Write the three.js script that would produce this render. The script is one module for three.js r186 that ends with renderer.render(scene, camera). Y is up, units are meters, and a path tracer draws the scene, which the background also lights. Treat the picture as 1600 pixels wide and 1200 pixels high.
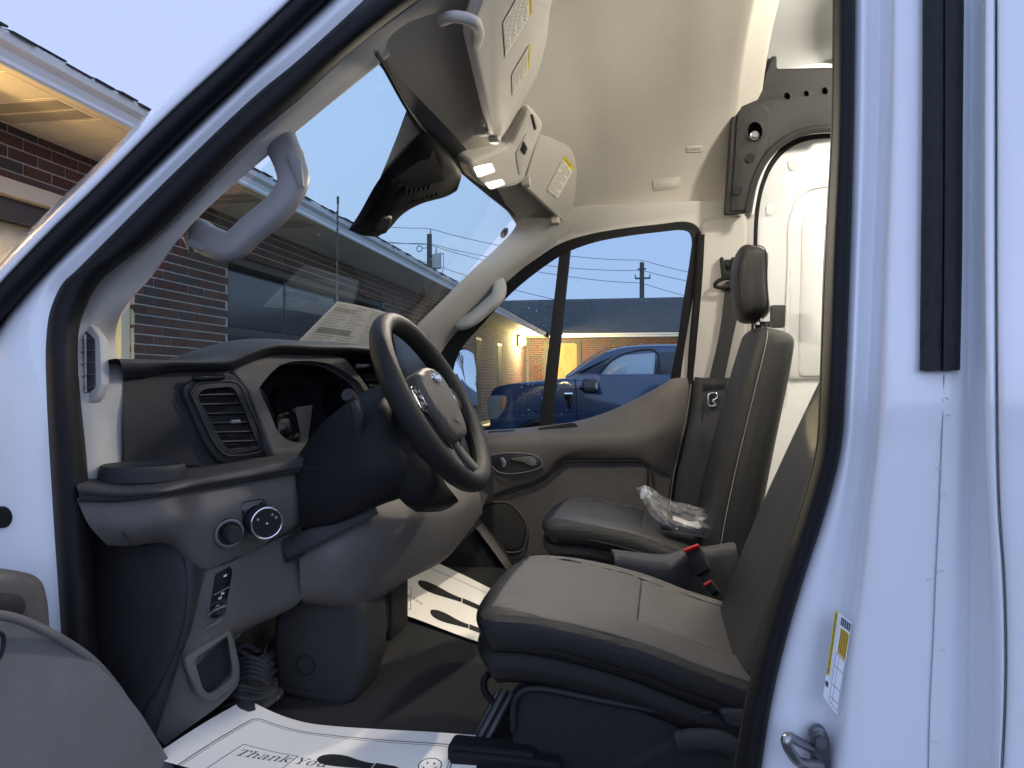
import * as THREE from 'three';
import { RoundedBoxGeometry } from 'three/addons/geometries/RoundedBoxGeometry.js';
import { mergeGeometries, mergeVertices, toCreasedNormals } from 'three/addons/utils/BufferGeometryUtils.js';
import { ImprovedNoise } from 'three/addons/math/ImprovedNoise.js';
import { RectAreaLightUniformsLib } from 'three/addons/lights/RectAreaLightUniformsLib.js';
RectAreaLightUniformsLib.init();

// ───────── camera, sky, sun, lamps' strength, exposure ─────────
const scene = new THREE.Scene();
const YAW = THREE.MathUtils.degToRad(11.5), EYE = new THREE.Vector3(0, 1.35, 2.0), FOCAL = 1150;
const camera = new THREE.PerspectiveCamera(2 * Math.atan(600 / FOCAL) * 180 / Math.PI, 4 / 3, 0.05, 400);
camera.position.copy(EYE); camera.lookAt(EYE.x - Math.sin(YAW), EYE.y, EYE.z - Math.cos(YAW));
const renderer = new THREE.WebGLRenderer();
renderer.setSize(1024, 768);
renderer.toneMapping = THREE.LinearToneMapping;
renderer.toneMappingExposure = 1.0;
renderer.shadowMap.enabled = true;
const SUN_DIR = new THREE.Vector3(0.35, 0.42, 0.85).normalize();
{ // dusk sky: an even pale blue, paler towards the horizon and stronger on the side where the sun has gone down
  const w = 256, h = 128, data = new Float32Array(w * h * 4);
  for (let j = 0; j < h; j++) for (let i = 0; i < w; i++) {
    const lat = ((j + 0.5) / h - 0.5) * Math.PI, lon = ((i + 0.5) / w - 0.5) * 2 * Math.PI;
    const d = new THREE.Vector3(Math.cos(lat) * Math.cos(lon), Math.sin(lat), Math.cos(lat) * Math.sin(lon));
    const up = Math.max(0, d.y), hz = Math.pow(1 - up, 2.2);
    const g = 1 + 1.05 * Math.pow(Math.max(0, 0.5 + 0.5 * (d.x * 0.38 + d.z * 0.92)), 2) * (0.35 + 0.65 * (1 - up));
    const cl = Math.sin(lon * 3 + 5 * lat + 1.5 * Math.sin(lon * 2 + 7 * lat)) * Math.sin(lat * 9 + 1.2 * Math.sin(lon * 4)) * 0.03 * hz, k = (d.y < 0 ? 0.35 : 1) * (1 + cl), o = (j * w + i) * 4;
    data[o] = (0.51 + 0.11 * hz) * g * k; data[o + 1] = (0.64 + 0.08 * hz) * g * k; data[o + 2] = (1.02 - 0.02 * hz) * g * k; data[o + 3] = 1;
  }
  const t = new THREE.DataTexture(data, w, h, THREE.RGBAFormat, THREE.FloatType);
  t.mapping = THREE.EquirectangularReflectionMapping; t.magFilter = THREE.LinearFilter; t.minFilter = THREE.LinearFilter; t.needsUpdate = true;
  scene.background = t; scene.environment = t;
}
const sun = new THREE.DirectionalLight(new THREE.Color(1, 0.95, 0.9), 0.03);
sun.position.copy(SUN_DIR).multiplyScalar(30); sun.castShadow = true; sun.shadow.radius = 40; sun.shadow.mapSize.set(2048, 2048);
Object.assign(sun.shadow.camera, { left: -25, right: 25, top: 25, bottom: -25, near: 1, far: 80 });
scene.add(sun, sun.target);
const MAP_LAMP = 3600, CARGO_LAMP = 4.6, WALL_LAMP = 100, DOOR_LAMP = 48;   // strengths of the lit lamps

// ───────── helpers ─────────
const V = (x, y, z) => new THREE.Vector3(x, y, z), R = THREE.MathUtils.degToRad;
const CO = Math.cos(YAW), SI = Math.sin(YAW);
const ray = (px, py) => { const s = (px - 800) / FOCAL; return V(-SI + CO * s, (600 - py) / FOCAL, -CO - SI * s); };   // sight line of a surveyed point
const along = (d, t) => EYE.clone().addScaledVector(d, t);
const atZ = (px, py, z) => { const d = ray(px, py); return along(d, (z - EYE.z) / d.z); };
const atX = (px, py, x) => { const d = ray(px, py); return along(d, (x - EYE.x) / d.x); };
const atY = (px, py, y) => { const d = ray(px, py); return along(d, (y - EYE.y) / d.y); };
const atPl = (px, py, p, n) => { const d = ray(px, py); return along(d, p.clone().sub(EYE).dot(n) / d.dot(n)); };
function at(px, py, fn, t0 = 0.5, t1 = 6) {             // first point of the sight line on the surface fn = 0
  const d = ray(px, py); let a = t0, fa = fn(along(d, a));
  for (let t = t0 + 0.02; t <= t1; t += 0.02) {
    const f = fn(along(d, t));
    if (f * fa <= 0) { let lo = a, hi = t; for (let i = 0; i < 30; i++) { const m = (lo + hi) / 2; if (fn(along(d, m)) * fa > 0) lo = m; else hi = m; } return along(d, lo); }
    a = t; fa = f;
  }
  return along(d, t1);
}
let seed = 7;
const rnd = () => { seed = (seed * 1664525 + 1013904223) >>> 0; return seed / 4294967296; };
const rr = (a, b) => a + (b - a) * rnd();
const used = {};
function numbered(n) { const k = used[n] = (used[n] ?? -1) + 1; return k ? n + '_' + String(k).padStart(3, '0') : n; }
function mesh(name, geo, mat, parent) {
  const m = new THREE.Mesh(geo, mat); m.name = numbered(name); m.castShadow = m.receiveShadow = true; (parent || scene).add(m); return m;
}
function thing(name, label, category, pos = [0, 0, 0], group) {
  const g = new THREE.Group(); g.name = numbered(name); g.position.set(...pos); g.userData = { label, category };
  if (group) g.userData.group = group; scene.add(g); return g;
}
function local(geo, parent) { parent.updateWorldMatrix(true, false); return geo.applyMatrix4(parent.matrixWorld.clone().invert()); }   // world shape into a parent's frame
function merge(list) { return mergeGeometries(list.map((g) => { const n = g.index ? g.toNonIndexed() : g; for (const k of Object.keys(n.attributes)) if (!['position', 'normal', 'uv'].includes(k)) n.deleteAttribute(k); return n; })); }
function curve(pts, n, closed = false, tension) { return new THREE.CatmullRomCurve3(pts, closed, 'centripetal', tension).getPoints(n); }
// a smooth sheet through rails (each a row of points); thick > 0 gives it a back and edges
function sheet(rails, { nu = 40, nv = 3, arc = false, lin = false, thick = 0, flip = false, wave } = {}) {
  const rows = rails.map((r) => { const c = new THREE.CatmullRomCurve3(r, false, 'centripetal'); return Array.from({ length: nu + 1 }, (_, i) => (arc ? c.getPointAt(i / nu) : c.getPoint(i / nu))); });
  const nr = (rails.length - 1) * nv, grid = [];
  for (let i = 0; i <= nu; i++) {
    const col = rows.map((r) => r[i]);
    if (lin || col.length < 3) grid.push(Array.from({ length: nr + 1 }, (_, k) => { const j = Math.min(col.length - 2, Math.floor(k / nv)); return col[j].clone().lerp(col[j + 1], k / nv - j); }));
    else { const c = new THREE.CatmullRomCurve3(col, false, 'centripetal'); grid.push(Array.from({ length: nr + 1 }, (_, k) => c.getPoint(k / nr))); }
  }
  return gridGeo(grid, thick, flip, wave);
}
function gridGeo(grid, thick = 0, flip = false, wave) {
  const nu = grid.length - 1, nv = grid[0].length - 1, nrm = grid.map((c) => c.map(() => V(0, 0, 0)));
  for (let i = 0; i <= nu; i++) for (let j = 0; j <= nv; j++) {
    const a = grid[Math.min(nu, i + 1)][j].clone().sub(grid[Math.max(0, i - 1)][j]), b = grid[i][Math.min(nv, j + 1)].clone().sub(grid[i][Math.max(0, j - 1)]);
    nrm[i][j] = a.cross(b).normalize().multiplyScalar(flip ? -1 : 1);
  }
  if (wave) for (let i = 0; i <= nu; i++) for (let j = 0; j <= nv; j++) grid[i][j].addScaledVector(nrm[i][j], wave(grid[i][j], i / nu, j / nv));
  if (thick) { let s = 0; for (let i = 0; i <= nu; i += 2) for (let j = 0; j <= nv; j++) s += nrm[i][j].dot(EYE.clone().sub(grid[i][j])); if (s < 0) thick = -thick; }   // the back lies away from the eye
  const pos = [], uv = [], idx = [], ul = [0], vl = [0], mj = nv >> 1, mi = nu >> 1;
  for (let i = 1; i <= nu; i++) ul.push(ul[i - 1] + grid[i][mj].distanceTo(grid[i - 1][mj]));
  for (let j = 1; j <= nv; j++) vl.push(vl[j - 1] + grid[mi][j].distanceTo(grid[mi][j - 1]));
  const put = (off) => { for (let i = 0; i <= nu; i++) for (let j = 0; j <= nv; j++) { const p = grid[i][j].clone().addScaledVector(nrm[i][j], -off); pos.push(p.x, p.y, p.z); uv.push(ul[i], vl[j]); } };
  const W = nv + 1, N = (nu + 1) * W, q = (a, b, c, d) => (flip ? idx.push(a, c, b, b, c, d) : idx.push(a, b, c, b, d, c));
  put(0);
  for (let i = 0; i < nu; i++) for (let j = 0; j < nv; j++) { const a = i * W + j; q(a, a + W, a + 1, a + W + 1); }
  if (thick) {
    put(thick);
    for (let i = 0; i < nu; i++) for (let j = 0; j < nv; j++) { const a = N + i * W + j; q(a, a + 1, a + W, a + W + 1); }
    for (let i = 0; i < nu; i++) { const a = i * W, b = i * W + nv; q(a, a + N, a + W, a + W + N); q(b, b + W, b + N, b + W + N); }
    for (let j = 0; j < nv; j++) { const a = j, b = nu * W + j; q(a, a + 1, a + N, a + 1 + N); q(b, b + N, b + 1, b + 1 + N); }
  }
  const g = new THREE.BufferGeometry();
  g.setAttribute('position', new THREE.Float32BufferAttribute(pos, 3)); g.setAttribute('uv', new THREE.Float32BufferAttribute(uv, 2)); g.setIndex(idx);
  if (!thick) { g.computeVertexNormals(); return g; }
  return toCreasedNormals(g, R(50));
}
// sweep of an elliptic section (w across, h along the given up) down a path
function sweep(path, w, h, { n = 40, m = 12, up = V(0, 1, 0), closed = false, power = 2 } = {}) {
  const c = new THREE.CatmullRomCurve3(path, closed, 'centripetal'), grid = [];
  for (let i = 0; i <= n; i++) {
    const u = i / n, p = c.getPoint(u), t = c.getTangent(u), s = t.clone().cross(typeof up === 'function' ? up(u) : up).normalize(), b = s.clone().cross(t).normalize(), row = [];
    const ww = typeof w === 'function' ? w(u) : w, hh = typeof h === 'function' ? h(u) : h;
    for (let j = 0; j <= m; j++) { const a = j / m * 2 * Math.PI, ca = Math.cos(a), sa = Math.sin(a), e = 2 / power; row.push(p.clone().addScaledVector(s, ww * Math.sign(ca) * Math.pow(Math.abs(ca), e)).addScaledVector(b, hh * Math.sign(sa) * Math.pow(Math.abs(sa), e))); }
    grid.push(row);
  }
  const g = mergeVertices(gridGeo(grid), 1e-5); g.computeVertexNormals();
  if (closed) return g;
  const caps = [0, n].map((i) => { const q = grid[i], mid = q.slice(0, m).reduce((a, b) => a.add(b), V(0, 0, 0)).divideScalar(m), k = new THREE.BufferGeometry(), a = [], f = []; for (let j = 0; j < m; j++) { a.push(mid, ...(i ? [q[j], q[j + 1]] : [q[j + 1], q[j]])); f.push(0, 0, 1, 0, 1, 1); } k.setFromPoints(a); k.setAttribute('uv', new THREE.Float32BufferAttribute(f, 2)); k.computeVertexNormals(); return k; });
  return merge([g, ...caps]);
}
const tube = (pts, r, n = 40, m = 8, closed = false) => new THREE.TubeGeometry(new THREE.CatmullRomCurve3(pts, closed, 'centripetal'), n, r, m, closed);
const bar = (a, b, r, m = 8) => { const g = new THREE.CylinderGeometry(r, r, a.distanceTo(b), m); g.applyQuaternion(new THREE.Quaternion().setFromUnitVectors(V(0, 1, 0), b.clone().sub(a).normalize())); return g.translate((a.x + b.x) / 2, (a.y + b.y) / 2, (a.z + b.z) / 2); };
const rbox = (w, h, d, x = 0, y = 0, z = 0, r = 0.01, seg = 2) => new RoundedBoxGeometry(w, h, d, seg, Math.min(r, w / 2.01, h / 2.01, d / 2.01)).translate(x, y, z);
const box = (w, h, d, x = 0, y = 0, z = 0) => new THREE.BoxGeometry(w, h, d).translate(x, y, z);
function frameOf(o, n, up = V(0, 1, 0)) { const z = n.clone().normalize(), x = up.clone().cross(z).normalize(), y = z.clone().cross(x); return new THREE.Matrix4().makeBasis(x, y, z).setPosition(o); }
function rounded(pts, r) {                                // 2D outline with rounded corners
  const s = new THREE.Shape(), n = pts.length;
  pts.forEach((p, i) => {
    const a = pts[(i + n - 1) % n], b = pts[(i + 1) % n], ra = Math.min(r, p.distanceTo(a) / 2.05), rb = Math.min(r, p.distanceTo(b) / 2.05);
    const s0 = p.clone().lerp(a, ra / p.distanceTo(a)), s1 = p.clone().lerp(b, rb / p.distanceTo(b));
    if (i) s.lineTo(s0.x, s0.y); else s.moveTo(s0.x, s0.y);
    s.quadraticCurveTo(p.x, p.y, s1.x, s1.y);
  });
  s.closePath(); return s;
}
// plate: a bevelled slab whose front face has the outline pts (world points, put on their own plane); it extends away from the side where the normal looks (towards 'look')
function plate(pts, { depth = 0.01, bevel = 0.003, round = 0.004, holes = [], look = EYE, n: nIn, up, seg = 2, smooth = false } = {}) {
  const o = pts.reduce((a, b) => a.add(b), V(0, 0, 0)).divideScalar(pts.length), n = V(0, 0, 0);
  pts.forEach((p, i) => { const q = pts[(i + 1) % pts.length]; n.x += (p.y - q.y) * (p.z + q.z); n.y += (p.z - q.z) * (p.x + q.x); n.z += (p.x - q.x) * (p.y + q.y); });
  if (nIn) n.copy(nIn); n.normalize(); if (n.dot(look.clone().sub(o)) < 0) n.negate();
  const M = frameOf(o, n, up || (Math.abs(n.y) > 0.95 ? V(0, 0, -1) : V(0, 1, 0))), I = M.clone().invert(), to2 = (p) => { const q = p.clone().applyMatrix4(I); return new THREE.Vector2(q.x, q.y); };
  const mk = (l) => { const q = l.map(to2); if (smooth) { const c = new THREE.CatmullRomCurve3(q.map((v) => V(v.x, v.y, 0)), true, 'centripetal').getPoints(q.length * 5).map((v) => new THREE.Vector2(v.x, v.y)); c.pop(); return new THREE.Shape(c); } return rounded(q, round); };
  const s = mk(pts); holes.forEach((h) => s.holes.push(mk(h)));
  const g = new THREE.ExtrudeGeometry(s, { depth: Math.max(0.0005, depth - 2 * bevel), bevelEnabled: bevel > 0, bevelThickness: bevel, bevelSize: bevel, bevelOffset: -bevel, bevelSegments: seg, curveSegments: 6 });
  g.translate(0, 0, bevel - depth);
  return toCreasedNormals(g, R(35)).applyMatrix4(M);
}
const P = (l, f) => l.map(([x, y, ...r]) => f(x, y, ...r));

// ───────── textures ─────────
const imp = new ImprovedNoise();
function tileNoise(x, y, s, per) { // tileable value noise
  const h = (i, j) => { let n = (((i % per) + per) % per) * 374761393 + (((j % per) + per) % per) * 668265263 + s * 2147483; n = (n ^ (n >>> 13)) * 1274126177; return ((n ^ (n >>> 16)) >>> 0) / 4294967296; };
  const i = Math.floor(x), j = Math.floor(y), f = x - i, g = y - j, a = f * f * (3 - 2 * f), b = g * g * (3 - 2 * g);
  return (h(i, j) * (1 - a) + h(i + 1, j) * a) * (1 - b) + (h(i, j + 1) * (1 - a) + h(i + 1, j + 1) * a) * b;
}
function dataTex(n, fn, size, srgb = false) {
  const d = new Uint8Array(n * n * 4);
  for (let j = 0; j < n; j++) for (let i = 0; i < n; i++) { const c = fn(i / n, j / n), o = (j * n + i) * 4; for (let k = 0; k < 3; k++) d[o + k] = Math.max(0, Math.min(255, (Array.isArray(c) ? c[k] : c) * 255)); d[o + 3] = 255; }
  const t = new THREE.DataTexture(d, n, n); t.wrapS = t.wrapT = THREE.RepeatWrapping; t.magFilter = THREE.LinearFilter; t.minFilter = THREE.LinearMipmapLinearFilter; t.generateMipmaps = true;
  if (srgb) t.colorSpace = THREE.SRGBColorSpace; t.repeat.set(1 / size, 1 / size); t.needsUpdate = true; return t;
}
const leatherT = (() => { const G = 24, p = []; for (let i = 0; i < G * G; i++) p.push([rnd(), rnd()]); return dataTex(256, (u, v) => { const x = u * G, y = v * G, i = Math.floor(x), j = Math.floor(y); let a = 9, b = 9; for (let k = -1; k < 2; k++) for (let l = -1; l < 2; l++) { const q = p[((j + l + G) % G) * G + ((i + k + G) % G)], d = Math.hypot(i + k + q[0] - x, j + l + q[1] - y); if (d < a) { b = a; a = d; } else if (d < b) b = d; } return Math.min(1, (b - a) * 2.2) * 0.8 + 0.2 * tileNoise(u * 16, v * 16, 3, 16); }, 0.035); })();
const grainT = dataTex(256, (u, v) => 0.5 * tileNoise(u * 90, v * 90, 1, 90) + 0.35 * tileNoise(u * 40, v * 40, 2, 40) + 0.15 * tileNoise(u * 9, v * 9, 5, 9), 0.06);
const weaveT = dataTex(256, (u, v) => 0.5 + 0.25 * Math.sin(u * 2 * Math.PI * 36) * Math.sin(v * 2 * Math.PI * 36) + 0.3 * (tileNoise(u * 120, v * 120, 4, 120) - 0.5), 0.06);
const lintC = dataTex(256, (u, v) => 0.90 + 0.08 * tileNoise(u * 110, v * 110, 8, 110) + 0.02 * tileNoise(u * 14, v * 14, 9, 14), 0.35, false);
const mottleT = dataTex(256, (u, v) => { const a = tileNoise(u * 4, v * 4, 11, 4) * 0.5 + tileNoise(u * 10, v * 10, 12, 10) * 0.3 + tileNoise(u * 50, v * 50, 13, 50) * 0.2; return 0.62 + 0.38 * a; }, 0.8);
const asphaltT = dataTex(512, (u, v) => { const a = tileNoise(u * 200, v * 200, 21, 200) * 0.45 + tileNoise(u * 60, v * 60, 22, 60) * 0.25 + tileNoise(u * 5, v * 5, 23, 5) * 0.3; return 0.35 + 0.5 * a; }, 2.5);
const dustT = dataTex(256, (u, v) => { const a = tileNoise(u * 5, v * 5, 41, 5) * 0.5 + tileNoise(u * 17, v * 17, 42, 17) * 0.3 + tileNoise(u * 90, v * 90, 43, 90) * 0.2; return 0.74 + 0.30 * a; }, 0.45);
const smearT = dataTex(256, (u, v) => { const a = tileNoise(u * 3, v * 3, 31, 3) * 0.5 + tileNoise(u * 12, v * 9, 32, 9) * 0.3 + tileNoise(u * 48, v * 48, 33, 48) * 0.2; return 0.55 + 0.45 * a; }, 0.5);
const again = (t, s) => { const c = t.clone(); c.repeat.set(1 / s, 1 / s); c.needsUpdate = true; return c; };
function canvasTex(w, h, draw) { const c = document.createElement('canvas'); c.width = w; c.height = h; draw(c.getContext('2d'), w, h); const t = new THREE.CanvasTexture(c); t.colorSpace = THREE.SRGBColorSpace; t.anisotropy = 8; return t; }

// ───────── materials ─────────
const C = (r, g, b) => new THREE.Color().setRGB(r, g, b);
const std = (c, rough, o = {}) => new THREE.MeshStandardMaterial({ color: C(...c), roughness: rough, side: THREE.DoubleSide, ...o });
const phys = (c, rough, o = {}) => new THREE.MeshPhysicalMaterial({ color: C(...c), roughness: rough, side: THREE.DoubleSide, ...o });
const grained = (c, rough, o = {}) => phys(c, rough, { bumpMap: grainT, bumpScale: 0.00035, specularIntensity: 0.5, ...o });
const M = {
  paint: phys([0.78, 0.81, 0.86], 0.32, { clearcoat: 1, clearcoatRoughness: 0.08, roughnessMap: null }),
  paintIn: phys([0.74, 0.74, 0.72], 0.4, { clearcoat: 0.6, clearcoatRoughness: 0.15 }),
  rubber: phys([0.009, 0.009, 0.010], 0.6, { specularIntensity: 0.4, bumpMap: grainT, bumpScale: 0.0003 }), rubberDull: grained([0.016, 0.016, 0.018], 0.8),
  rubberEdge: std([0.05, 0.045, 0.03], 0.35),
  frit: std([0.008, 0.008, 0.009], 0.4), black: std([0.006, 0.006, 0.007], 0.9), gloss: std([0.008, 0.008, 0.009], 0.12),
  dash: grained([0.030, 0.030, 0.031], 0.52, { map: dustT }), dashTop: grained([0.044, 0.043, 0.043], 0.55, { map: dustT }), bezel: grained([0.075, 0.068, 0.062], 0.48, { map: dustT }),
  shroud: grained([0.009, 0.009, 0.010], 0.55, { specularIntensity: 0.35 }), lower: grained([0.115, 0.107, 0.099], 0.52, { map: dustT }), lowerDark: grained([0.036, 0.036, 0.038], 0.6, { map: dustT }), doorTrim: grained([0.108, 0.098, 0.088], 0.58, { map: dustT }),
  light: grained([0.46, 0.44, 0.40], 0.6, { bumpScale: 0.0002 }), headliner: std([0.50, 0.465, 0.40], 0.97, { map: lintC, bumpMap: again(weaveT, 0.05), bumpScale: 0.00015 }),
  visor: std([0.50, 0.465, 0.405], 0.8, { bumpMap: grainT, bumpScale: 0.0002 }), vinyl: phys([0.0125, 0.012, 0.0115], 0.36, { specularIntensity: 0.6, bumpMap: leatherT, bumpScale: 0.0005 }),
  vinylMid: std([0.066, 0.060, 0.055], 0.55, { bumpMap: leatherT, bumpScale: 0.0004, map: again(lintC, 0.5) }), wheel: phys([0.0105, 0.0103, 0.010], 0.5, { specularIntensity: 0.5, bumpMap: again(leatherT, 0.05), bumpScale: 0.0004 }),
  carpet: std([0.015, 0.0145, 0.014], 0.97, { bumpMap: again(weaveT, 0.04), bumpScale: 0.002 }), composite: std([0.020, 0.018, 0.0165], 0.55, { map: again(mottleT, 0.3), bumpMap: again(grainT, 0.05), bumpScale: 0.0012 }),
  steel: std([0.35, 0.35, 0.36], 0.3, { metalness: 1 }), chrome: std([0.7, 0.7, 0.7], 0.12, { metalness: 1 }), stitch: std([0.45, 0.42, 0.37], 0.8), grey: std([0.12, 0.12, 0.12], 0.5),
  belt: std([0.02, 0.02, 0.022], 0.75, { bumpMap: again(weaveT, 0.03), bumpScale: 0.0008 }), red: std([0.55, 0.02, 0.015], 0.45),
  glass: phys([0.72, 0.90, 0.92], 0.0, { transmission: 1, thickness: 0, ior: 1.3 }), clear: phys([0.95, 0.97, 0.98], 0.0, { transmission: 1, thickness: 0, ior: 1.5 }),
};
// ───────── outside: ground, brick building, poles, pickup ─────────
const ground = mesh('ground', new THREE.PlaneGeometry(600, 600).rotateX(-Math.PI / 2), std([0.19, 0.19, 0.195], 0.85, { map: asphaltT, bumpMap: asphaltT, bumpScale: 0.004 }));
{ const uv = ground.geometry.attributes.uv; for (let i = 0; i < uv.count; i++) uv.setXY(i, uv.getX(i) * 600, uv.getY(i) * 600); }
ground.userData.kind = 'structure';

const BLD = thing('brick_building', 'low red brick garage building with white gutter and dark shingle roof, L-shaped behind the van', 'building', [-3.42, 0, 0]);
BLD.rotation.y = R(1.74); BLD.updateWorldMatrix(true, true);
{
  const toB = (p) => BLD.worldToLocal(p.clone());
  const mort = std([0.42, 0.40, 0.375], 0.95, { bumpMap: again(grainT, 0.1), bumpScale: 0.002 });
  const bm = [[0.125, 0.056, 0.043], [0.105, 0.052, 0.043], [0.145, 0.062, 0.047], [0.085, 0.056, 0.05], [0.125, 0.045, 0.037], [0.078, 0.064, 0.060], [0.13, 0.07, 0.056]].map((c) => std(c, 0.9, { map: again(mottleT, 0.25), bumpMap: again(grainT, 0.08), bumpScale: 0.0025 }));
  const CH = 0.0677, BL = 0.203, ZC = -19.9, TOP = 2.75, WD = 12;     // course height, brick pitch, where the wing stands, wall top
  const opens = [[-2.37, 3.6, 2.46], [-7.35, -3.52, 2.46]];             // garage doors: z from, z to, top
  const shapes = [0, 1, 2].map((k) => new RoundedBoxGeometry(0.06, 0.0577, 0.193, 1, 0.004));
  const keep = [], stuff = [];
  // main wall, its outer face at local x = 0
  for (let c = 0; c * CH < TOP; c++) {
    const y = c * CH + CH / 2, odd = c % 2 ? BL / 2 : 0;
    for (let z = 2.5 - odd; z > ZC; z -= BL) {
      let a = z - BL + 0.005, b = z - 0.005;
      for (const [z0, z1, t] of opens) if (y < t) { if (a >= z0 - 0.02 && b <= z1 + 0.02) { a = b; } else if (b > z0 && a < z0) b = z0; else if (a < z1 && b > z1) a = z1; }
      if (b - a < 0.03) continue;
      const near = z < 1.2 && ((z > -3.6 && z < -2.2 && y > 1.35 && y < 2.5) || (y > 2.5 && z > -2.1 && z < -0.6) || (y > 2.46 && z < -2.1 && z > -6));
      (near && keep.length < 285 ? keep : stuff).push([0, y, (a + b) / 2, 0, (b - a) / 0.193]);
    }
  }
  // wing wall, facing +z at local z = ZC - 0.7
  const ZW = ZC - 0.72, win = [0.55, 1.5, 1.45, 2.62], wopen = [[...win], [8.6, 10.4, 1.45, 2.6]];
  for (let c = 14; c * CH < TOP; c++) for (let x = -0.1 + (c % 2 ? BL / 2 : 0); x < 20; x += BL) { const y = c * CH + CH / 2; if (wopen.some((w) => x > w[0] + 0.05 && x < w[1] - 0.05 && y > w[2] && y < w[3])) continue; stuff.push([x, y, ZW, 1, 1]); }
  const wall = mesh('wall', merge([
    box(0.2, TOP - 2.46, 5.97, -0.107, (TOP + 2.46) / 2, 0.615), box(0.2, TOP, 1.15, -0.107, TOP / 2, -2.945), box(0.2, TOP - 2.46, 3.83, -0.107, (TOP + 2.46) / 2, -5.435), box(0.2, TOP, 13.4, -0.107, TOP / 2, -14.05),
    box(20.2, TOP, 0.2, 9.9, TOP / 2, ZW - 0.128), box(0.2, TOP, 2.5, -0.107, TOP / 2, 4.85)]), mort, BLD);
  wall.userData = {};
  for (const [x, y, z, , s] of keep) { const m = new THREE.Mesh(shapes[0], bm[Math.floor(rnd() * bm.length)]); m.name = numbered('brick'); m.position.set(-0.03 + rr(-0.0015, 0.002), y, z); m.scale.z = s; m.rotation.set(rr(-0.004, 0.004), rr(-0.006, 0.006), 0); m.castShadow = m.receiveShadow = true; wall.add(m); }
  { const g = new THREE.BoxGeometry(0.06, 0.0577, 0.193), inst = new THREE.InstancedMesh(g, std([1, 1, 1], 0.92, { bumpMap: again(grainT, 0.08), bumpScale: 0.002 }), stuff.length), q = new THREE.Object3D();
    stuff.forEach(([x, y, z, turn, s], i) => { q.position.set(turn ? x : -0.03, y, turn ? z - 0.03 : z); q.rotation.y = turn ? -Math.PI / 2 : 0; q.scale.set(1, 1, s); q.updateMatrix(); inst.setMatrixAt(i, q.matrix); inst.setColorAt(i, bm[Math.floor(rnd() * bm.length)].color); });
    inst.name = 'brickwork'; inst.userData.kind = 'stuff'; inst.castShadow = inst.receiveShadow = true; wall.add(inst); }
  // garage doors: lit cream panels near the van, dark one beside the pier
  const cream = std([0.72, 0.62, 0.42], 0.55), trimM = std([0.62, 0.53, 0.40], 0.6), dkTrim = std([0.06, 0.045, 0.035], 0.6);
  const d1 = mesh('garage_door', box(0.04, 2.3, 5.9, -0.2, 1.15, 0.615), cream, BLD);
  for (let k = 0; k < 5; k++) mesh('panel', merge([rbox(0.03, 0.425, 5.86, -0.17, 0.235 + k * 0.455, 0.615, 0.012)]), cream, d1);
  mesh('door_header', merge([rbox(0.10, 0.09, 5.99, -0.035, 2.415, 0.615, 0.006)]), trimM, BLD);
  mesh('door_header', merge([box(0.06, 0.05, 5.96, -0.09, 2.36, 0.615), box(0.05, 0.05, 5.96, -0.13, 2.32, 0.615), box(0.03, 0.12, 5.96, -0.06, 2.31, 0.615)]), dkTrim, BLD);
  mesh('door_jamb', rbox(0.1, 2.37, 0.09, -0.08, 1.185, -2.32, 0.005), trimM, BLD);
  const d2 = mesh('garage_door', box(0.05, 2.44, 3.8, -0.19, 1.22, -5.435), std([0.018, 0.019, 0.021], 0.45), BLD);
  mesh('door_header', rbox(0.12, 0.10, 3.82, -0.09, 2.42, -5.435, 0.01), dkTrim, BLD);
  for (let k = 0; k < 4; k++) for (let l = 0; l < 3; l++) mesh('pane', rbox(0.02, 0.54, 1.2, -0.165, 0.31 + k * 0.605, -4.18 - l * 1.255, 0.008), std([0.02, 0.022, 0.026], 0.15), d2);
  for (const z of [-11.2, -13.2, -15.6]) { const w = mesh('window', box(0.05, 1.5, 0.5, -0.022, 1.55, z), std([0.02, 0.02, 0.022], 0.8), BLD); mesh('frame', merge([box(0.05, 0.05, 0.56, -0.018, 2.31, z), box(0.05, 0.05, 0.56, -0.018, 0.79, z)]), dkTrim, w); }
  // eaves: gutter, fascia, soffit panels
  const white = std([0.72, 0.74, 0.76], 0.4), soff = std([0.62, 0.57, 0.47], 0.6);
  const GX = 0.70, gp = [[0, 0], [0, 0.02], [0.015, 0.05], [0.05, 0.07], [0.06, 0.1], [0.06, 0.112], [0.052, 0.112], [0.05, 0.104], [0.04, 0.076], [0.01, 0.06], [-0.01, 0.03], [-0.02, 0.03], [-0.02, 0.0]];
  const gut = (len) => { const s = new THREE.Shape(gp.map((p) => new THREE.Vector2(p[0], p[1]))); return new THREE.ExtrudeGeometry(s, { depth: len, bevelEnabled: false }); };
  mesh('gutter', gut(7.5 - ZC - 0.65).translate(GX - 0.06, TOP, ZC + 0.65), white, BLD);
  mesh('gutter', gut(20).rotateY(-Math.PI / 2).translate(20.7, TOP, ZC - 0.06), white, BLD);
  mesh('fascia', merge([box(0.02, 0.15, 7.5 - ZC, GX - 0.09, TOP + 0.065, (7.5 + ZC) / 2), box(20, 0.15, 0.02, 10.6, TOP + 0.065, ZC - 0.08)]), std([0.05, 0.05, 0.055], 0.6), BLD);
  const sof = mesh('soffit', merge([box(GX - 0.1, 0.01, 7.5 - ZC, (GX - 0.1) / 2 - 0.02, TOP + 0.012, (7.5 + ZC) / 2), box(20, 0.01, 0.7, 10, TOP + 0.012, ZC - 0.42)]), soff, BLD);
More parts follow.
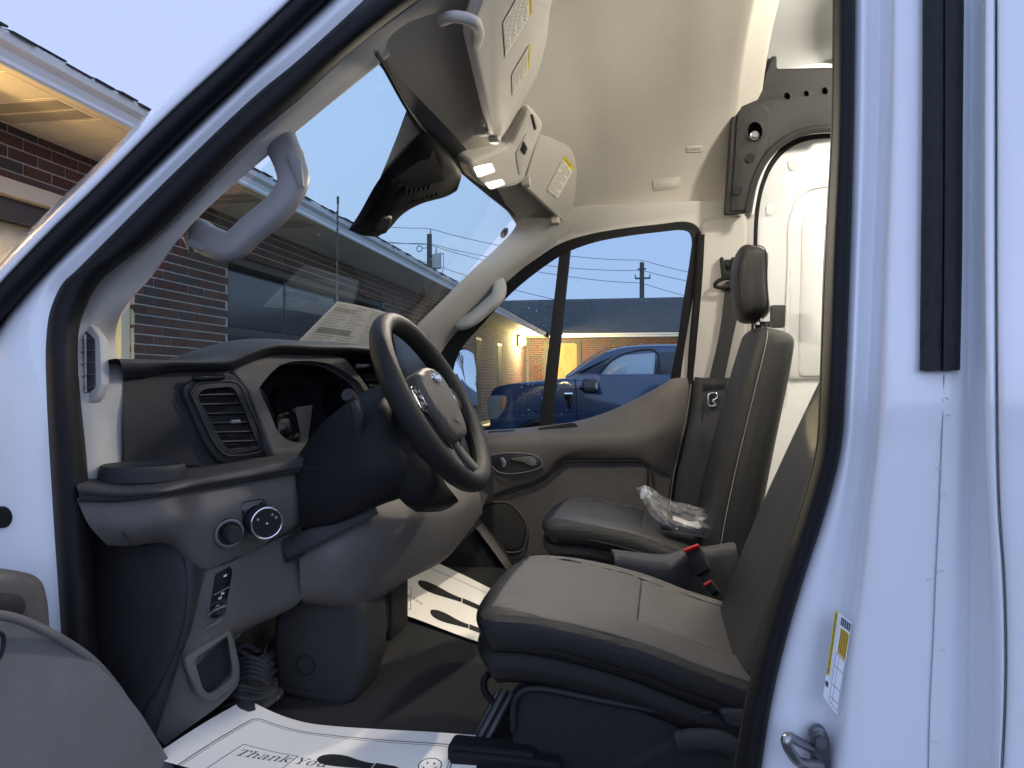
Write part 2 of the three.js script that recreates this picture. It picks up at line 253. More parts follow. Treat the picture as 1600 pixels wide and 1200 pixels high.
  for (let k = 0; k < 40; k++) { const z = 0.9 - k * 0.3, vent = k % 3 === 1; mesh('soffit_panel', rbox(0.56, 0.012, 0.292, 0.29, TOP + 0.001, z, 0.003, 1), soff, sof); if (vent && k < 18) { const holes = []; for (let a = 0; a < 26; a++) for (let b = 0; b < 2; b++) holes.push(box(0.007, 0.004, 0.11, 0.06 + a * 0.019, TOP - 0.006, z - 0.07 + b * 0.135)); const h = mesh('vent_slot', merge(holes), std([0.30, 0.27, 0.21], 0.9), sof); h.userData.kind = 'stuff'; } }
  mesh('soffit_trim', rbox(0.05, 0.02, 7.5 - ZC, GX - 0.09, TOP - 0.002, (7.5 + ZC) / 2, 0.005), soff, sof);
  // roof: shingle courses, rising 4 in 12
  const sh = ['#3a3c40', '#34363a', '#404246', '#2f3135', '#3c3b3d'].map((c) => new THREE.MeshStandardMaterial({ color: new THREE.Color(c), roughness: 0.95, bumpMap: again(grainT, 0.06), bumpScale: 0.003, side: THREE.DoubleSide }));
  const roofG = new THREE.BufferGeometry(); // main slope and wing slope with a hip end
  const yE = TOP + 0.135, S = 1 / 3, RD = 4.6, a = S * RD, q = [[GX - 0.05, yE, 7.5], [GX - 0.05, yE, ZC], [GX - 0.05 - RD, yE + a, 7.5], [GX - 0.05 - RD, yE + a, ZC - RD], [20.6, yE, ZC], [7.2, yE + a, ZC - RD], [20.6, yE, ZC - 2 * RD], [-3.9, yE, ZC - 2 * RD]];
  roofG.setFromPoints([0, 1, 2, 1, 3, 2, 1, 4, 3, 4, 5, 3, 4, 6, 5, 3, 5, 7, 5, 6, 7].map((i) => V(...q[i]))); roofG.computeVertexNormals();
  { const p = roofG.attributes.position, uv = []; for (let i = 0; i < p.count; i++) uv.push(p.getX(i), p.getZ(i)); roofG.setAttribute('uv', new THREE.Float32BufferAttribute(uv, 2)); }
  const roof = mesh('roof', roofG, std([0.105, 0.104, 0.102], 0.95, { map: again(mottleT, 1.3), bumpMap: again(grainT, 0.1), bumpScale: 0.004 }), BLD);
  for (let k = 0; k < 150; k++) { const w = 0.165, z = 1.6 - k * w; for (let c = 0; c < 2; c++) { if (c && k > 60) continue; const m = new THREE.Mesh(new THREE.BoxGeometry(0.30, 0.007 + 0.004 * rnd(), w * rr(0.75, 0.99)), sh[Math.floor(rnd() * 5)]); m.name = numbered('shingle'); m.position.set(GX - 0.13 - c * 0.14 + rr(-0.015, 0.015), yE + 0.022 + c * 0.035, z + (c ? 0.08 : 0)); m.rotation.z = -Math.atan(S) + rr(-0.03, 0.05); m.castShadow = m.receiveShadow = true; roof.add(m); } }
  { const rows = []; for (let r = 0; r < 26; r++) rows.push(box(24, 0.008, 0.012, 8.6 - 0.0, yE + 0.004 + S * (0.18 * r + 0.05), ZC - 0.18 * r - 0.05)); const m = mesh('shingle_course', merge(rows.slice(0, 24).map((g, r) => g)), std([0.075, 0.075, 0.074], 0.95), roof); m.userData.kind = 'stuff'; }
  // boarded window on the wing
  const [wx0, wx1, wy0, wy1] = win, ply = std([0.58, 0.33, 0.13], 0.75, { map: again(smearT, 1.2) });
  const bw = mesh('boarded_window', merge([box(0.13, wy1 - wy0, 0.08, wx0 - 0.04, (wy0 + wy1) / 2, ZW - 0.02), box(0.13, wy1 - wy0, 0.08, wx1 + 0.04, (wy0 + wy1) / 2, ZW - 0.02), box(wx1 - wx0 + 0.21, 0.07, 0.08, (wx0 + wx1) / 2, wy1 + 0.02, ZW - 0.019)]), std([0.07, 0.06, 0.05], 0.6), BLD);
  mesh('board', rbox(0.53, wy1 - wy0 - 0.08, 0.02, wx0 + 0.30, (wy0 + wy1) / 2, ZW + 0.002, 0.004), ply, bw); mesh('board', rbox(0.36, wy1 - wy0 - 0.08, 0.02, wx0 + 0.745, (wy0 + wy1) / 2, ZW + 0.0, 0.004), ply, bw);
  mesh('window', box(1.7, 1.1, 0.06, 9.5, 2.02, ZW - 0.022), std([0.03, 0.03, 0.035], 0.2), BLD);
}
// wall lamps
function wallLamp(label, pos, turn, power, hood) {
  const t = thing('wall_lamp', label, 'lamp', pos); t.rotation.y = turn;
  mesh('housing', merge([rbox(0.34, 0.26, 0.05, 0, 0, 0.025, 0.02), rbox(0.34, 0.03, 0.12, 0, 0.12, 0.06, 0.01)]), std([0.05, 0.05, 0.05], 0.5), t);
  mesh('lens', rbox(0.32, 0.24, 0.16, 0, -0.015, 0.12, 0.05), std([1, 0.9, 0.6], 0.4, { emissive: C(1, 0.72, 0.32), emissiveIntensity: 26 }), t);
  if (hood) mesh('hood', merge([rbox(0.5, 0.34, 0.015, 0, 0.0, 0.34, 0.004), rbox(0.015, 0.34, 0.3, 0.25, 0, 0.2, 0.004)]), std([0.05, 0.05, 0.05], 0.5), t);
  const l = new THREE.PointLight(C(1, 0.66, 0.26), power); l.position.set(0, -0.03, 0.28); l.castShadow = true; l.shadow.radius = 5; t.add(l); return t;
}
{ const c = atZ(841, 533, -18.9); wallLamp('glowing yellow lamp on the brick wall in the corner where the two wings meet', [BLD.localToWorld(V(0, 0, -18.4)).x, c.y, -18.4], Math.PI / 2 + R(1.74), WALL_LAMP); }
wallLamp('lamp above the cream garage door throwing warm light on the soffit', [BLD.localToWorld(V(0.0, 0, 1.15)).x, 2.58, -0.25], Math.PI / 2 + R(1.74), DOOR_LAMP, true);

// utility poles and wires
const wood = std([0.11, 0.10, 0.085], 0.95, { map: again(mottleT, 0.6) }), insul = std([0.3, 0.3, 0.3], 0.4), can = std([0.34, 0.36, 0.36], 0.5);
const pA = atZ(671, 366, -37), pB = atZ(1003, 410, -42);
{
  const a = thing('utility_pole', 'wooden utility pole with a transformer can and pulley loop, behind the garage roof', 'utility pole', [pA.x, 0, pA.z]), h = pA.y;
  mesh('pole', new THREE.CylinderGeometry(0.14, 0.19, h, 12).translate(0, h / 2, 0), wood, a);
  const tr = mesh('transformer', merge([new THREE.CylinderGeometry(0.26, 0.25, 0.75, 16).translate(0.45, h - 1.55, 0.1), new THREE.CylinderGeometry(0.06, 0.26, 0.12, 16).translate(0.45, h - 1.12, 0.1), box(0.4, 0.06, 0.06, 0.2, h - 1.4, 0.1)]), can, a);
  mesh('bushing', merge([new THREE.CylinderGeometry(0.03, 0.05, 0.3, 8).translate(0.42, h - 0.95, 0.1), bar(V(0.42, h - 1.1, 0.1), V(0.85, h - 1.12, 0.1), 0.035)]), insul, tr);
  mesh('insulator', new THREE.CylinderGeometry(0.03, 0.05, 0.28, 8).translate(0.06, h + 0.14, 0), insul, a);
  mesh('bracket', merge([bar(V(0, h - 0.75, 0), V(-0.45, h - 0.75, 0), 0.025), new THREE.TorusGeometry(0.16, 0.03, 6, 16).translate(-0.58, h - 0.78, 0)]), insul, a);
  mesh('drop_wire', tube([V(0.85, h - 1.12, 0.1), V(0.84, h - 1.7, 0.1), V(0.7, h - 2.6, 0.1)], 0.018, 20, 5), M.grey, a);
  const b = thing('utility_pole', 'wooden utility pole with short cross arms, above the far wing roof', 'utility pole', [pB.x, 0, pB.z]), k = pB.y;
  mesh('pole', new THREE.CylinderGeometry(0.13, 0.18, k, 12).translate(0, k / 2, 0), wood, b);
  mesh('cross_arm', merge([box(0.9, 0.09, 0.1, 0.05, k - 0.95, 0.1), box(0.5, 0.08, 0.1, 0, k - 0.4, 0.1)]), wood, b);
  for (const x of [-0.38, 0.46]) mesh('insulator', new THREE.CylinderGeometry(0.035, 0.05, 0.2, 8).translate(x, k - 0.82, 0.1), insul, b);
  const ws = [[0.28, 0, 0.1], [-0.55, -0.3, 0.0], [-0.62, -0.75, 0], [-1.6, -2.2, -1.1]];
  const far = (p, s) => p.clone().lerp(s, 2.2);
  ws.forEach(([ya, yb], i) => { const A = V(pA.x, pA.y + ya, pA.z + 0.1), B = V(pB.x, pB.y + yb + 0.1 - 0.3 * i, pB.z + 0.1), d = B.clone().sub(A), pts = []; for (let k = -12; k <= 26; k++) { const u = k / 10, f = u - Math.floor(u); pts.push(A.clone().addScaledVector(d, u).add(V(0, -1.6 * f * (1 - f), 0))); } const w = mesh('power_line', tube(pts, 0.016, 120, 5), std([0.03, 0.03, 0.035], 0.6)); w.userData = { label: ['topmost thin power line strung between the two utility poles', 'second power line from the top between the two utility poles', 'third power line from the top between the utility poles', 'lowest power line, sagging past the transformer to the far pole'][i], category: 'power line', group: 'wires between the utility poles' }; });
}
// pickup
{
  const Z0 = -10.4, tk = thing('pickup_truck', 'blue crew cab pickup truck parked side-on beyond the passenger window', 'pickup truck', [atZ(900, 600, Z0).x, 0, Z0]);
  const blue = phys([0.012, 0.038, 0.095], 0.3, { clearcoat: 1, clearcoatRoughness: 0.05, metalness: 0.2 }), L = (px, py, z = Z0) => atZ(px, py, z).sub(tk.position);
  const ez = (l, z) => l.map(([x, y]) => L(x, y, Z0 + z));
  const out = [[764, 632], [766, 612], [775, 604], [800, 599], [850, 594], [889, 590], [900, 585], [1180, 583], [1180, 720], [905, 720], [893, 680], [866, 664], [835, 662], [812, 672], [800, 720], [766, 720]];
  const side = (l, z, depth, mat, name, par = tk, o = {}) => mesh(name, plate(ez(l, z), { depth, bevel: 0.05, round: 0.08, n: V(0, 0, 1), look: V(0, 1, 20), ...o }), mat, par);
  side(out, 0, 1.95, blue, 'body');
  side([[878, 592], [915, 566], [950, 547], [975, 540.5], [1010, 538], [1180, 536], [1180, 596], [884, 598]], -0.1, 1.74, blue, 'cab', tk, { bevel: 0.09, round: 0.12 });
  const dk = std([0.03, 0.035, 0.045], 0.25);
  side([[930, 594], [955, 566], [975, 555], [1024, 551], [1021, 600], [1000, 600], [975, 607], [945, 608]], -0.085, 0.03, phys([0.42, 0.47, 0.5], 0.12, { metalness: 0.0, clearcoat: 1 }), 'window', tk, { bevel: 0.005, round: 0.03 });
  side([[1028, 551], [1090, 548], [1090, 600], [1027, 600]], -0.085, 0.03, dk, 'window', tk, { bevel: 0.005, round: 0.03 });
  mesh('window_trim', tube(ez([[926, 597], [952, 566], [974, 553], [1025, 549], [1024, 601], [1000, 602], [976, 609], [944, 610], [926, 597]], -0.07), 0.014, 60, 6), M.frit, tk);
  side([[978, 571], [1018, 560], [1020, 590], [972, 597]], -0.078, 0.008, std([0.42, 0.5, 0.55], 0.2), 'far_window_glimpse', tk, { bevel: 0.001, round: 0.03 });
  mesh('windshield', sheet([ez([[884, 591], [917, 566], [948, 547]], -0.25), ez([[884, 591], [917, 566], [948, 547]], -1.6)], { thick: 0.02 }).translate(0, 0.02, 0), std([0.25, 0.3, 0.32], 0.1), tk);
  const mr = mesh('mirror', merge([rbox(0.26, 0.24, 0.16, 0, 0, 0, 0.05, 3).translate(...L(922, 603, Z0 + 0.22).toArray()), bar(L(915, 606, Z0 + 0.1), L(908, 606, Z0), 0.04)]), M.gloss, tk); mesh('marker', rbox(0.03, 0.1, 0.03, ...L(932, 603, Z0 + 0.3).toArray(), 0.01), std([0.5, 0.5, 0.5], 0.3), mr);
  side([[880, 613], [896, 613], [896, 620], [891, 641], [886, 634]], 0.02, 0.03, M.gloss, 'fender_vent', tk, { bevel: 0.004, round: 0.01 });
  side([[881, 613.5], [895, 613.5], [895, 617], [881, 617]], 0.03, 0.02, M.chrome, 'vent_trim', tk, { bevel: 0.003, round: 0.01 });
  side([[761, 622], [766, 618], [789, 618], [792, 626], [788, 641], [776, 655], [763, 655]], 0.03, 0.3, std([0.25, 0.24, 0.2], 0.15), 'headlight', tk, { bevel: 0.02, round: 0.03 });
  side([[785, 620], [791, 624], [788, 637], [782, 641]], 0.045, 0.02, std([0.75, 0.2, 0.04], 0.3), 'marker_lamp', tk, { bevel: 0.004, round: 0.02 });
  for (const zz of [-0.14, -1.6]) { const c = L(847, 694, Z0 + zz), w = mesh('wheel', new THREE.TorusGeometry(0.31, 0.10, 12, 36).scale(1, 1, 1.3).translate(c.x, c.y, c.z), M.rubberDull, tk); mesh('rim', new THREE.CylinderGeometry(0.25, 0.25, 0.18, 24).rotateX(Math.PI / 2).translate(c.x, c.y, c.z), M.grey, w); }
  mesh('wheel_arch', tube(ez([[800, 700], [808, 675], [830, 661], [850, 660], [872, 666], [892, 683], [899, 712]], 0.0), 0.05, 40, 8), M.frit, tk);
  mesh('bumper', rbox(0.4, 0.3, 1.96, ...L(760, 672, Z0 - 0.98).toArray(), 0.08), M.grey, tk);
  mesh('door_seam', merge([tube(ez([[899, 592], [901, 640], [903, 718]], 0.002), 0.008, 20, 5), tube(ez([[1026, 602], [1024, 640], [1022, 718]], 0.002), 0.008, 20, 5)]), M.black, tk);
  mesh('door_handle', rbox(0.2, 0.035, 0.04, ...L(1012, 617, Z0 + 0.03).toArray(), 0.012), blue, tk);
}
// ───────── the van: body shell ─────────
const VAN = thing('cargo_van', 'white cargo van seen through its open driver door, grey cab inside', 'van');
const zs = (y) => (y < 1.35 ? 0.92 : 0.92 - 0.2 * (y - 1.35));                       // lean of the body sides
const D = (px, py, o = 0) => at(px, py, (p) => p.z - (zs(p.y) - o));                 // on the driver's side
const B = (px, py, o = 0) => at(px, py, (p) => p.z + (zs(p.y) - o), 1.2);            // on the passenger's side, o = how far inside it
const part = (n, g, m, p = VAN) => mesh(n, g, m, p);
const grp = (n, p = VAN) => { const g = new THREE.Group(); g.name = numbered(n); p.add(g); return g; };
{
  const L0 = [[470, -40], [430, 0], [337, 80], [253, 163], [163, 253], [80, 333], [17, 397], [-60, 478]];
  const L1 = [[500, -45], [453, 0], [360, 88], [260, 180], [140, 300], [78, 360], [0, 442], [-60, 510]];
  const L2 = [[560, -40], [520, 0], [400, 110], [260, 246], [166, 336], [78, 420], [37, 467], [0, 520], [-40, 640], [-50, 800], [-40, 1000], [-30, 1240]];
  const L3 = [[605, -40], [567, 0], [463, 95], [400, 147], [260, 280], [120, 420], [97, 442], [78, 483], [71, 533], [72, 620], [82, 800], [95, 1000], [104, 1240]];
  const L4 = [[705, -30], [663, -5], [567, 67], [463, 160], [400, 213], [240, 370], [157, 440], [140, 467], [125, 510], [122, 560], [137, 733], [150, 1000], [165, 1240]];
  const sh = (l, dx, dy) => l.map(([x, y]) => [x + dx, y + dy]);
  const q = (l, o) => P(l, (x, y) => D(x, y, o));
  const mid = (a, b, f) => a.map((p, i) => [p[0] + (b[i][0] - p[0]) * f, p[1] + (b[i][1] - p[1]) * f]);
  part('a_pillar_skin', sheet([q(sh(L0, -4, -4), 0.10), q(L0, -0.03), q(mid(L0, L1, 0.4), -0.055), q(L1, -0.05), q(sh(L1, 3, 4), 0.0)], { nu: 60, arc: true, nv: 5 }), M.paint);
  part('outer_weatherstrip', merge([sheet([q(sh(L1, -4, -3), -0.02), q(L1, -0.045), q(mid(L1, sh(L1, 26, 22), 0.5), -0.05), q(sh(L1, 28, 22), -0.03), q(sh(L1, 34, 26), 0.02)], { nu: 60, arc: true, nv: 4 }), sheet([q(sh(L1, 20, 16), 0.03), q(sh(L2.slice(0, 8), 8, 8), 0.03)], { nu: 60, arc: true })]), M.rubber);
  part('door_frame', sheet([q(sh(L2, -6, -4), 0.02), q(L2, -0.004), q(mid(L2, L3.slice(1), 0.35), -0.012), q(L3.slice(1), 0.0), q(sh(L3.slice(1), 14, 8), 0.01)], { nu: 90, arc: true, nv: 4 }), M.paint);
  const in1 = mid(L3, L4, 0.25), in2 = mid(L3, L4, 0.62);
  part('door_seal', sheet([q(L3, 0.015), q(sh(L3, 3, 1), -0.014), q(in1, -0.03), q(in2, -0.022), q(mid(L3, L4, 0.9), 0.005), q(L4, 0.05), q(sh(L4, 6, 3), 0.09)], { nu: 120, nv: 4 }), M.rubber);
  // B pillar side of the opening
  const ys = [-40, 200, 400, 600, 700, 800, 900, 1000, 1100, 1240];
  const rail = (xs, o) => xs.map((x, i) => D(x, ys[i], o));
  const sl = [1303, 1300, 1289, 1282, 1276, 1250, 1217, 1188, 1165, 1140], sr = [1338, 1335, 1330, 1322, 1315, 1291, 1259, 1230, 1207, 1186];
  const mx = (a, b, f) => a.map((v, i) => v + (b[i] - v) * f);
  const seal = part('door_seal', sheet([rail(mx(sl, sr, -0.05), 0.09), rail(sl, 0.05), rail(mx(sl, sr, 0.12), 0.012), rail(mx(sl, sr, 0.4), -0.012), rail(mx(sl, sr, 0.8), -0.012), rail(sr, 0.02)], { nu: 80, nv: 4 }), M.rubber);
  part('seal_lip', tube(rail(mx(sl, sr, 0.02), 0.036), 0.0016, 80, 6), M.rubberEdge, seal);
  const g1 = [1362, 1360, 1352, 1344, 1337, 1325, 1308, 1293, 1277, 1262], rg = [1392, 1388, 1380, 1372, 1365, 1353, 1342, 1328, 1316, 1302], fl = [1402, 1400, 1394, 1386, 1379, 1368, 1356, 1344, 1332, 1320];
  const bs = [1440, 1440, 1438, 1436, 1434, 1430, 1425, 1418, 1412, 1405], r0 = [1507, 1505, 1503, 1500, 1497, 1494, 1490, 1486, 1484, 1482], r1 = [1535, 1534, 1534, 1535, 1536, 1540, 1543, 1545, 1545, 1543], o0 = [1540, 1539, 1539, 1541, 1543, 1548, 1554, 1558, 1558, 1555], o1 = [1555, 1555, 1555, 1556, 1557, 1560, 1567, 1570, 1569, 1562];
  part('b_pillar', sheet([rail(mx(sl, sr, 0.5), 0.05), rail(sr, 0.008), rail(mx(sr, g1, 0.5), 0.0), rail(g1, 0.012), rail(mx(g1, rg, 0.5), 0.014), rail(rg, -0.018), rail(fl, -0.030), rail(bs, -0.034), rail(mx(bs, r0, 0.5), -0.032), rail(r0, -0.028), rail(mx(r0, r1, 0.45), -0.012), rail(r1, -0.05), rail(o0, -0.072), rail(mx(o0, o1, 0.7), -0.076), rail(o1, -0.07), rail(o1.map((x) => x + 1), -0.04)], { nu: 80, nv: 4 }), M.paint);
  part('side_panel', sheet([rail(o1.map((x) => x + 2), -0.04), rail(o1.map((x) => x + 2.5), -0.068), rail(o1.map((x) => x + 8), -0.080), rail(o1.map((x) => x + 60), -0.085), rail(o1.map((x) => x + 240), -0.09), rail(o1.map((x) => x + 700), -0.09)], { nu: 60, nv: 4 }), M.paint);
  part('panel_seam', tube(P([[1475, 585], [1471, 700], [1467, 800], [1462, 900], [1458, 1000], [1453, 1100], [1450, 1230]], (x, y) => D(x, y, -0.0335)), 0.0007, 60, 5), std([0.3, 0.32, 0.35], 0.6));
  part('rubber_strip', merge([
    sheet([P([[1443, -40], [1442, 200], [1440, 400], [1437.5, 578]], (x, y) => D(x, y, -0.03)), P([[1444, -40], [1443, 200], [1441, 400], [1439, 578]], (x, y) => D(x, y, -0.048)), P([[1473, -40], [1473, 200], [1472, 400], [1469, 578]], (x, y) => D(x, y, -0.050)), P([[1475, -40], [1475, 200], [1474, 400], [1472, 578]], (x, y) => D(x, y, -0.045)), P([[1477, -40], [1477, 200], [1476, 400], [1474, 578]], (x, y) => D(x, y, -0.051)), P([[1504, -40], [1502, 200], [1501, 400], [1498, 578]], (x, y) => D(x, y, -0.047)), P([[1506, -40], [1504, 200], [1503, 400], [1499.5, 578]], (x, y) => D(x, y, -0.025))], { nu: 40, nv: 3, thick: 0.008 })]), grained([0.014, 0.015, 0.018], 0.6));
  // spot-weld dimples and water drops on the pillar
  const dim = []; for (const [x, y, r] of [[1478, 625, 5], [1480, 650, 4.5], [1466, 732, 4], [1474, 773, 5], [1470, 893, 5], [1475, 1016, 3], [1462, 1160, 5], [1452, 905, 3]]) { const g = new THREE.TorusGeometry(r * 0.0007, 0.0006, 6, 16, 4); g.applyMatrix4(frameOf(D(x, y, -0.034), V(0, 0, 1))); dim.push(g); }
  part('weld_dimple', merge(dim), M.paint).userData.kind = 'stuff';
  const drops = []; for (let i = 0; i < 60; i++) { const x = rr(1345, 1560), y = rr(20, 1190), r = rr(0.0005, 0.0012); const o = x < 1440 ? (x < 1395 ? null : -0.031) : x > 1508 ? null : (y > 590 ? -0.033 : null); if (o === null) continue; drops.push(new THREE.SphereGeometry(r, 8, 6).scale(1, rr(1, 1.6), 0.5).translate(...D(x, y, o).toArray())); }
  part('water_drops', merge(drops), phys([0.9, 0.93, 0.96], 0.02, { transmission: 1, thickness: 0, ior: 1.33 })).userData.kind = 'stuff';
  // striker
  const st = part('door_striker', plate(P([[1264, 1145], [1278, 1134], [1290, 1140], [1298, 1160], [1298, 1210], [1268, 1210], [1268, 1165]], (x, y) => D(x, y, -0.012)), { depth: 0.014, bevel: 0.003, round: 0.006 }), std([0.13, 0.14, 0.16], 0.35, { metalness: 0.8 }));
  part('striker_loop', tube([D(1266, 1168, -0.014), D(1245, 1158, -0.04), D(1232, 1152, -0.055), D(1228, 1158, -0.06), D(1245, 1188, -0.05), D(1258, 1193, -0.035), D(1282, 1196, -0.014)], 0.0068, 60, 10), M.steel, st);
  part('bolt', new THREE.CylinderGeometry(0.008, 0.008, 0.006, 6).rotateX(Math.PI / 2).translate(...D(1283, 1160, -0.018).toArray()), M.steel, st);
  // tyre pressure sticker on the pillar
  const stick = P([[1305, 953], [1330, 972], [1308, 1117], [1284, 1070]], (x, y) => D(x, y, 0.0));
  { const g = new THREE.PlaneGeometry(1, 1, 1, 1), p = g.attributes.position, c = P([[1305, 953], [1331, 973], [1286, 1088], [1308, 1117]], (x, y) => D(x, y, -0.024)); c.forEach((v, i) => p.setXYZ(i, v.x, v.y, v.z)); g.computeVertexNormals();
    part('tyre_label', g, std([1, 1, 1], 0.35, { map: canvasTex(160, 512, (k, w, h) => {
      k.fillStyle = '#dfe3ea'; k.fillRect(0, 0, w, h); k.fillStyle = '#c9b23a'; k.fillRect(0, 0, 30, 380); k.fillStyle = '#222'; k.save(); k.translate(24, 370); k.rotate(-Math.PI / 2); k.font = 'bold 22px sans-serif'; k.fillText('TIRE AND LOADING INFORMATION', 0, 0, 350); k.restore();
      k.fillStyle = '#caa52e'; k.fillRect(70, 70, 84, 150); k.fillStyle = '#333'; for (let i = 0; i < 5; i++) k.fillRect(78 + i * 15, 78, 5, 132);
      k.fillStyle = '#4a4d55'; k.fillRect(62, 10, 92, 48); k.fillStyle = '#dfe3ea'; for (let i = 0; i < 4; i++) k.fillRect(74 + i * 20, 12, 3, 44);
      k.strokeStyle = '#445'; k.lineWidth = 3; k.strokeRect(62, 226, 92, 270); for (const y of [300, 400, 470]) { k.beginPath(); k.moveTo(62, y); k.lineTo(154, y - 14); k.stroke(); } k.beginPath(); k.moveTo(92, 226); k.lineTo(92, 496); k.stroke();
      k.fillStyle = '#5a5f6a'; for (let i = 0; i < 60; i++) k.fillRect(36 + (i % 2) * 12, 20 + i * 6.4, 8, 3); k.beginPath(); k.arc(18, 430, 17, 0, 7); k.fillStyle = '#222'; k.fill(); k.strokeStyle = '#dfe3ea'; k.beginPath(); k.arc(18, 430, 10, 0.6, 4); k.stroke(); }) })); }
  // door check plug on the front pillar
  part('body_plug', new THREE.CylinderGeometry(0.018, 0.02, 0.012, 20).rotateX(Math.PI / 2).translate(...D(4, 808, -0.012).toArray()), M.rubber);
}
// open driver's door: its inner panel stands out from the hinge pillar
{
  const X = (px, py, x) => atX(px, py, x), doorM = grained([0.165, 0.158, 0.155], 0.6, { map: dustT });
  const dd = part('driver_door', plate([V(-1.13, 0.55, 0.97), V(-1.13, 0.55, 2.0), V(-1.13, 1.38, 2.0), V(-1.13, 1.38, 1.06), V(-1.13, 0.95, 0.98)], { depth: 0.05, bevel: 0.01, round: 0.03 }), M.paint);
  const arm = part('armrest', plate(P([[-60, 890], [40, 893], [66, 902], [74, 935], [78, 1000], [-60, 1000]], (x, y) => X(x, y, -0.95)), { depth: 0.06, bevel: 0.018, round: 0.02, seg: 4, n: V(1, 0, 0.25) }), M.doorTrim, dd);
  part('pull_cup', plate(P([[-60, 928], [28, 928], [38, 940], [36, 956], [24, 964], [-60, 966]], (x, y) => X(x, y, -0.943)), { depth: 0.014, bevel: 0.005, round: 0.012, n: V(1, 0, 0.25) }), M.lowerDark, dd);
  part('door_panel', plate(P([[-80, 955], [20, 964], [92, 996], [140, 1028], [176, 1066], [205, 1110], [230, 1158], [258, 1215], [290, 1300], [-80, 1300]], (x, y) => X(x, y, -0.90)), { depth: 0.10, bevel: 0, round: 0.004, n: V(1, 0, 0.3) }), doorM, dd);
  part('panel_edge', tube(P([[-80, 956], [20, 965], [92, 997], [140, 1029], [176, 1067], [205, 1111], [230, 1159], [258, 1216], [290, 1300]], (x, y) => X(x, y, -0.905)), 0.007, 60, 10), doorM, dd);
  part('bottle_pocket', tube(P([[-30, 992], [2, 990], [6, 1000], [-2, 1030], [-30, 1045]], (x, y) => X(x, y, -0.897)), 0.003, 30, 6), M.black, dd);
}
// cargo box, roof, floor, nose, wheels (mostly hidden from the door)
{
  part('cargo_wall', box(3.0, 2.0, 0.03, 1.95, 1.62, 0.86), M.paintIn);
  part('rear_door', box(0.05, 2.0, 1.8, 3.45, 1.6, 0), M.paintIn);
  part('roof_panel', sheet([-0.52, -0.4, -0.15, 0.3, 1.5, 3.45].map((x, i) => [-0.72, -0.66, -0.5, 0, 0.5, 0.66, 0.72].map((z) => V(x, (x < 0 && z > 0 ? 0.03 : 0) + [2.10, 2.20, 2.38, 2.49, 2.53, 2.53][i] - 0.06 * (z / 0.72) ** 4 - (x < 0 && Math.abs(z) > 0.6 ? 0.06 : 0), z))), { nu: 24, nv: 4 }), M.paintIn);
  for (const x of [0.62, 1.2]) part('roof_bow', rbox(0.09, 0.03, 1.5, x, 2.465, 0, 0.012), M.paintIn);
  const fl = part('cab_floor', box(4.65, 0.08, 1.84, 1.12, 0.62, 0), M.carpet);
  part('firewall', box(0.06, 0.75, 1.8, -1.22, 1.0, 0), M.black);
  part('bonnet', sheet([V(-1.22, 1.26, 0), V(-1.6, 1.2, 0), V(-2.0, 1.08, 0), V(-2.18, 0.9, 0), V(-2.22, 0.5, 0)].map((c) => [-0.92, -0.85, -0.5, 0, 0.5, 0.85, 0.92].map((z) => V(c.x + 0.10 * (z / 0.92) ** 2, c.y - (Math.abs(z) > 0.9 ? 0.10 : 0), z))), { nu: 20, nv: 6, thick: 0.03 }), M.paint);
  part('bumper', rbox(0.3, 0.3, 1.9, -2.15, 0.45, 0, 0.08, 4), M.rubberDull);
  for (const s of [1, -1]) part('sill', rbox(4.4, 0.24, 0.08, 1.1, 0.52, s * 0.93, 0.03), M.paint);
  part('front_wing', rbox(1.0, 0.7, 0.05, -1.62, 0.82, -0.93, 0.02), M.paint); part('front_wing', rbox(1.0, 0.62, 0.05, -1.62, 0.82, 0.93, 0.02), M.paint);
  for (const [x, z] of [[-1.45, 0.86], [-1.45, -0.86], [2.3, 0.86], [2.3, -0.86]]) { const w = part('wheel', new THREE.TorusGeometry(0.27, 0.10, 14, 40).scale(1, 1, 1.15).translate(x, 0.37, z), M.rubberDull); part('rim', new THREE.CylinderGeometry(0.22, 0.22, 0.16, 28).rotateX(Math.PI / 2).translate(x, 0.37, z), M.grey, w); }
}
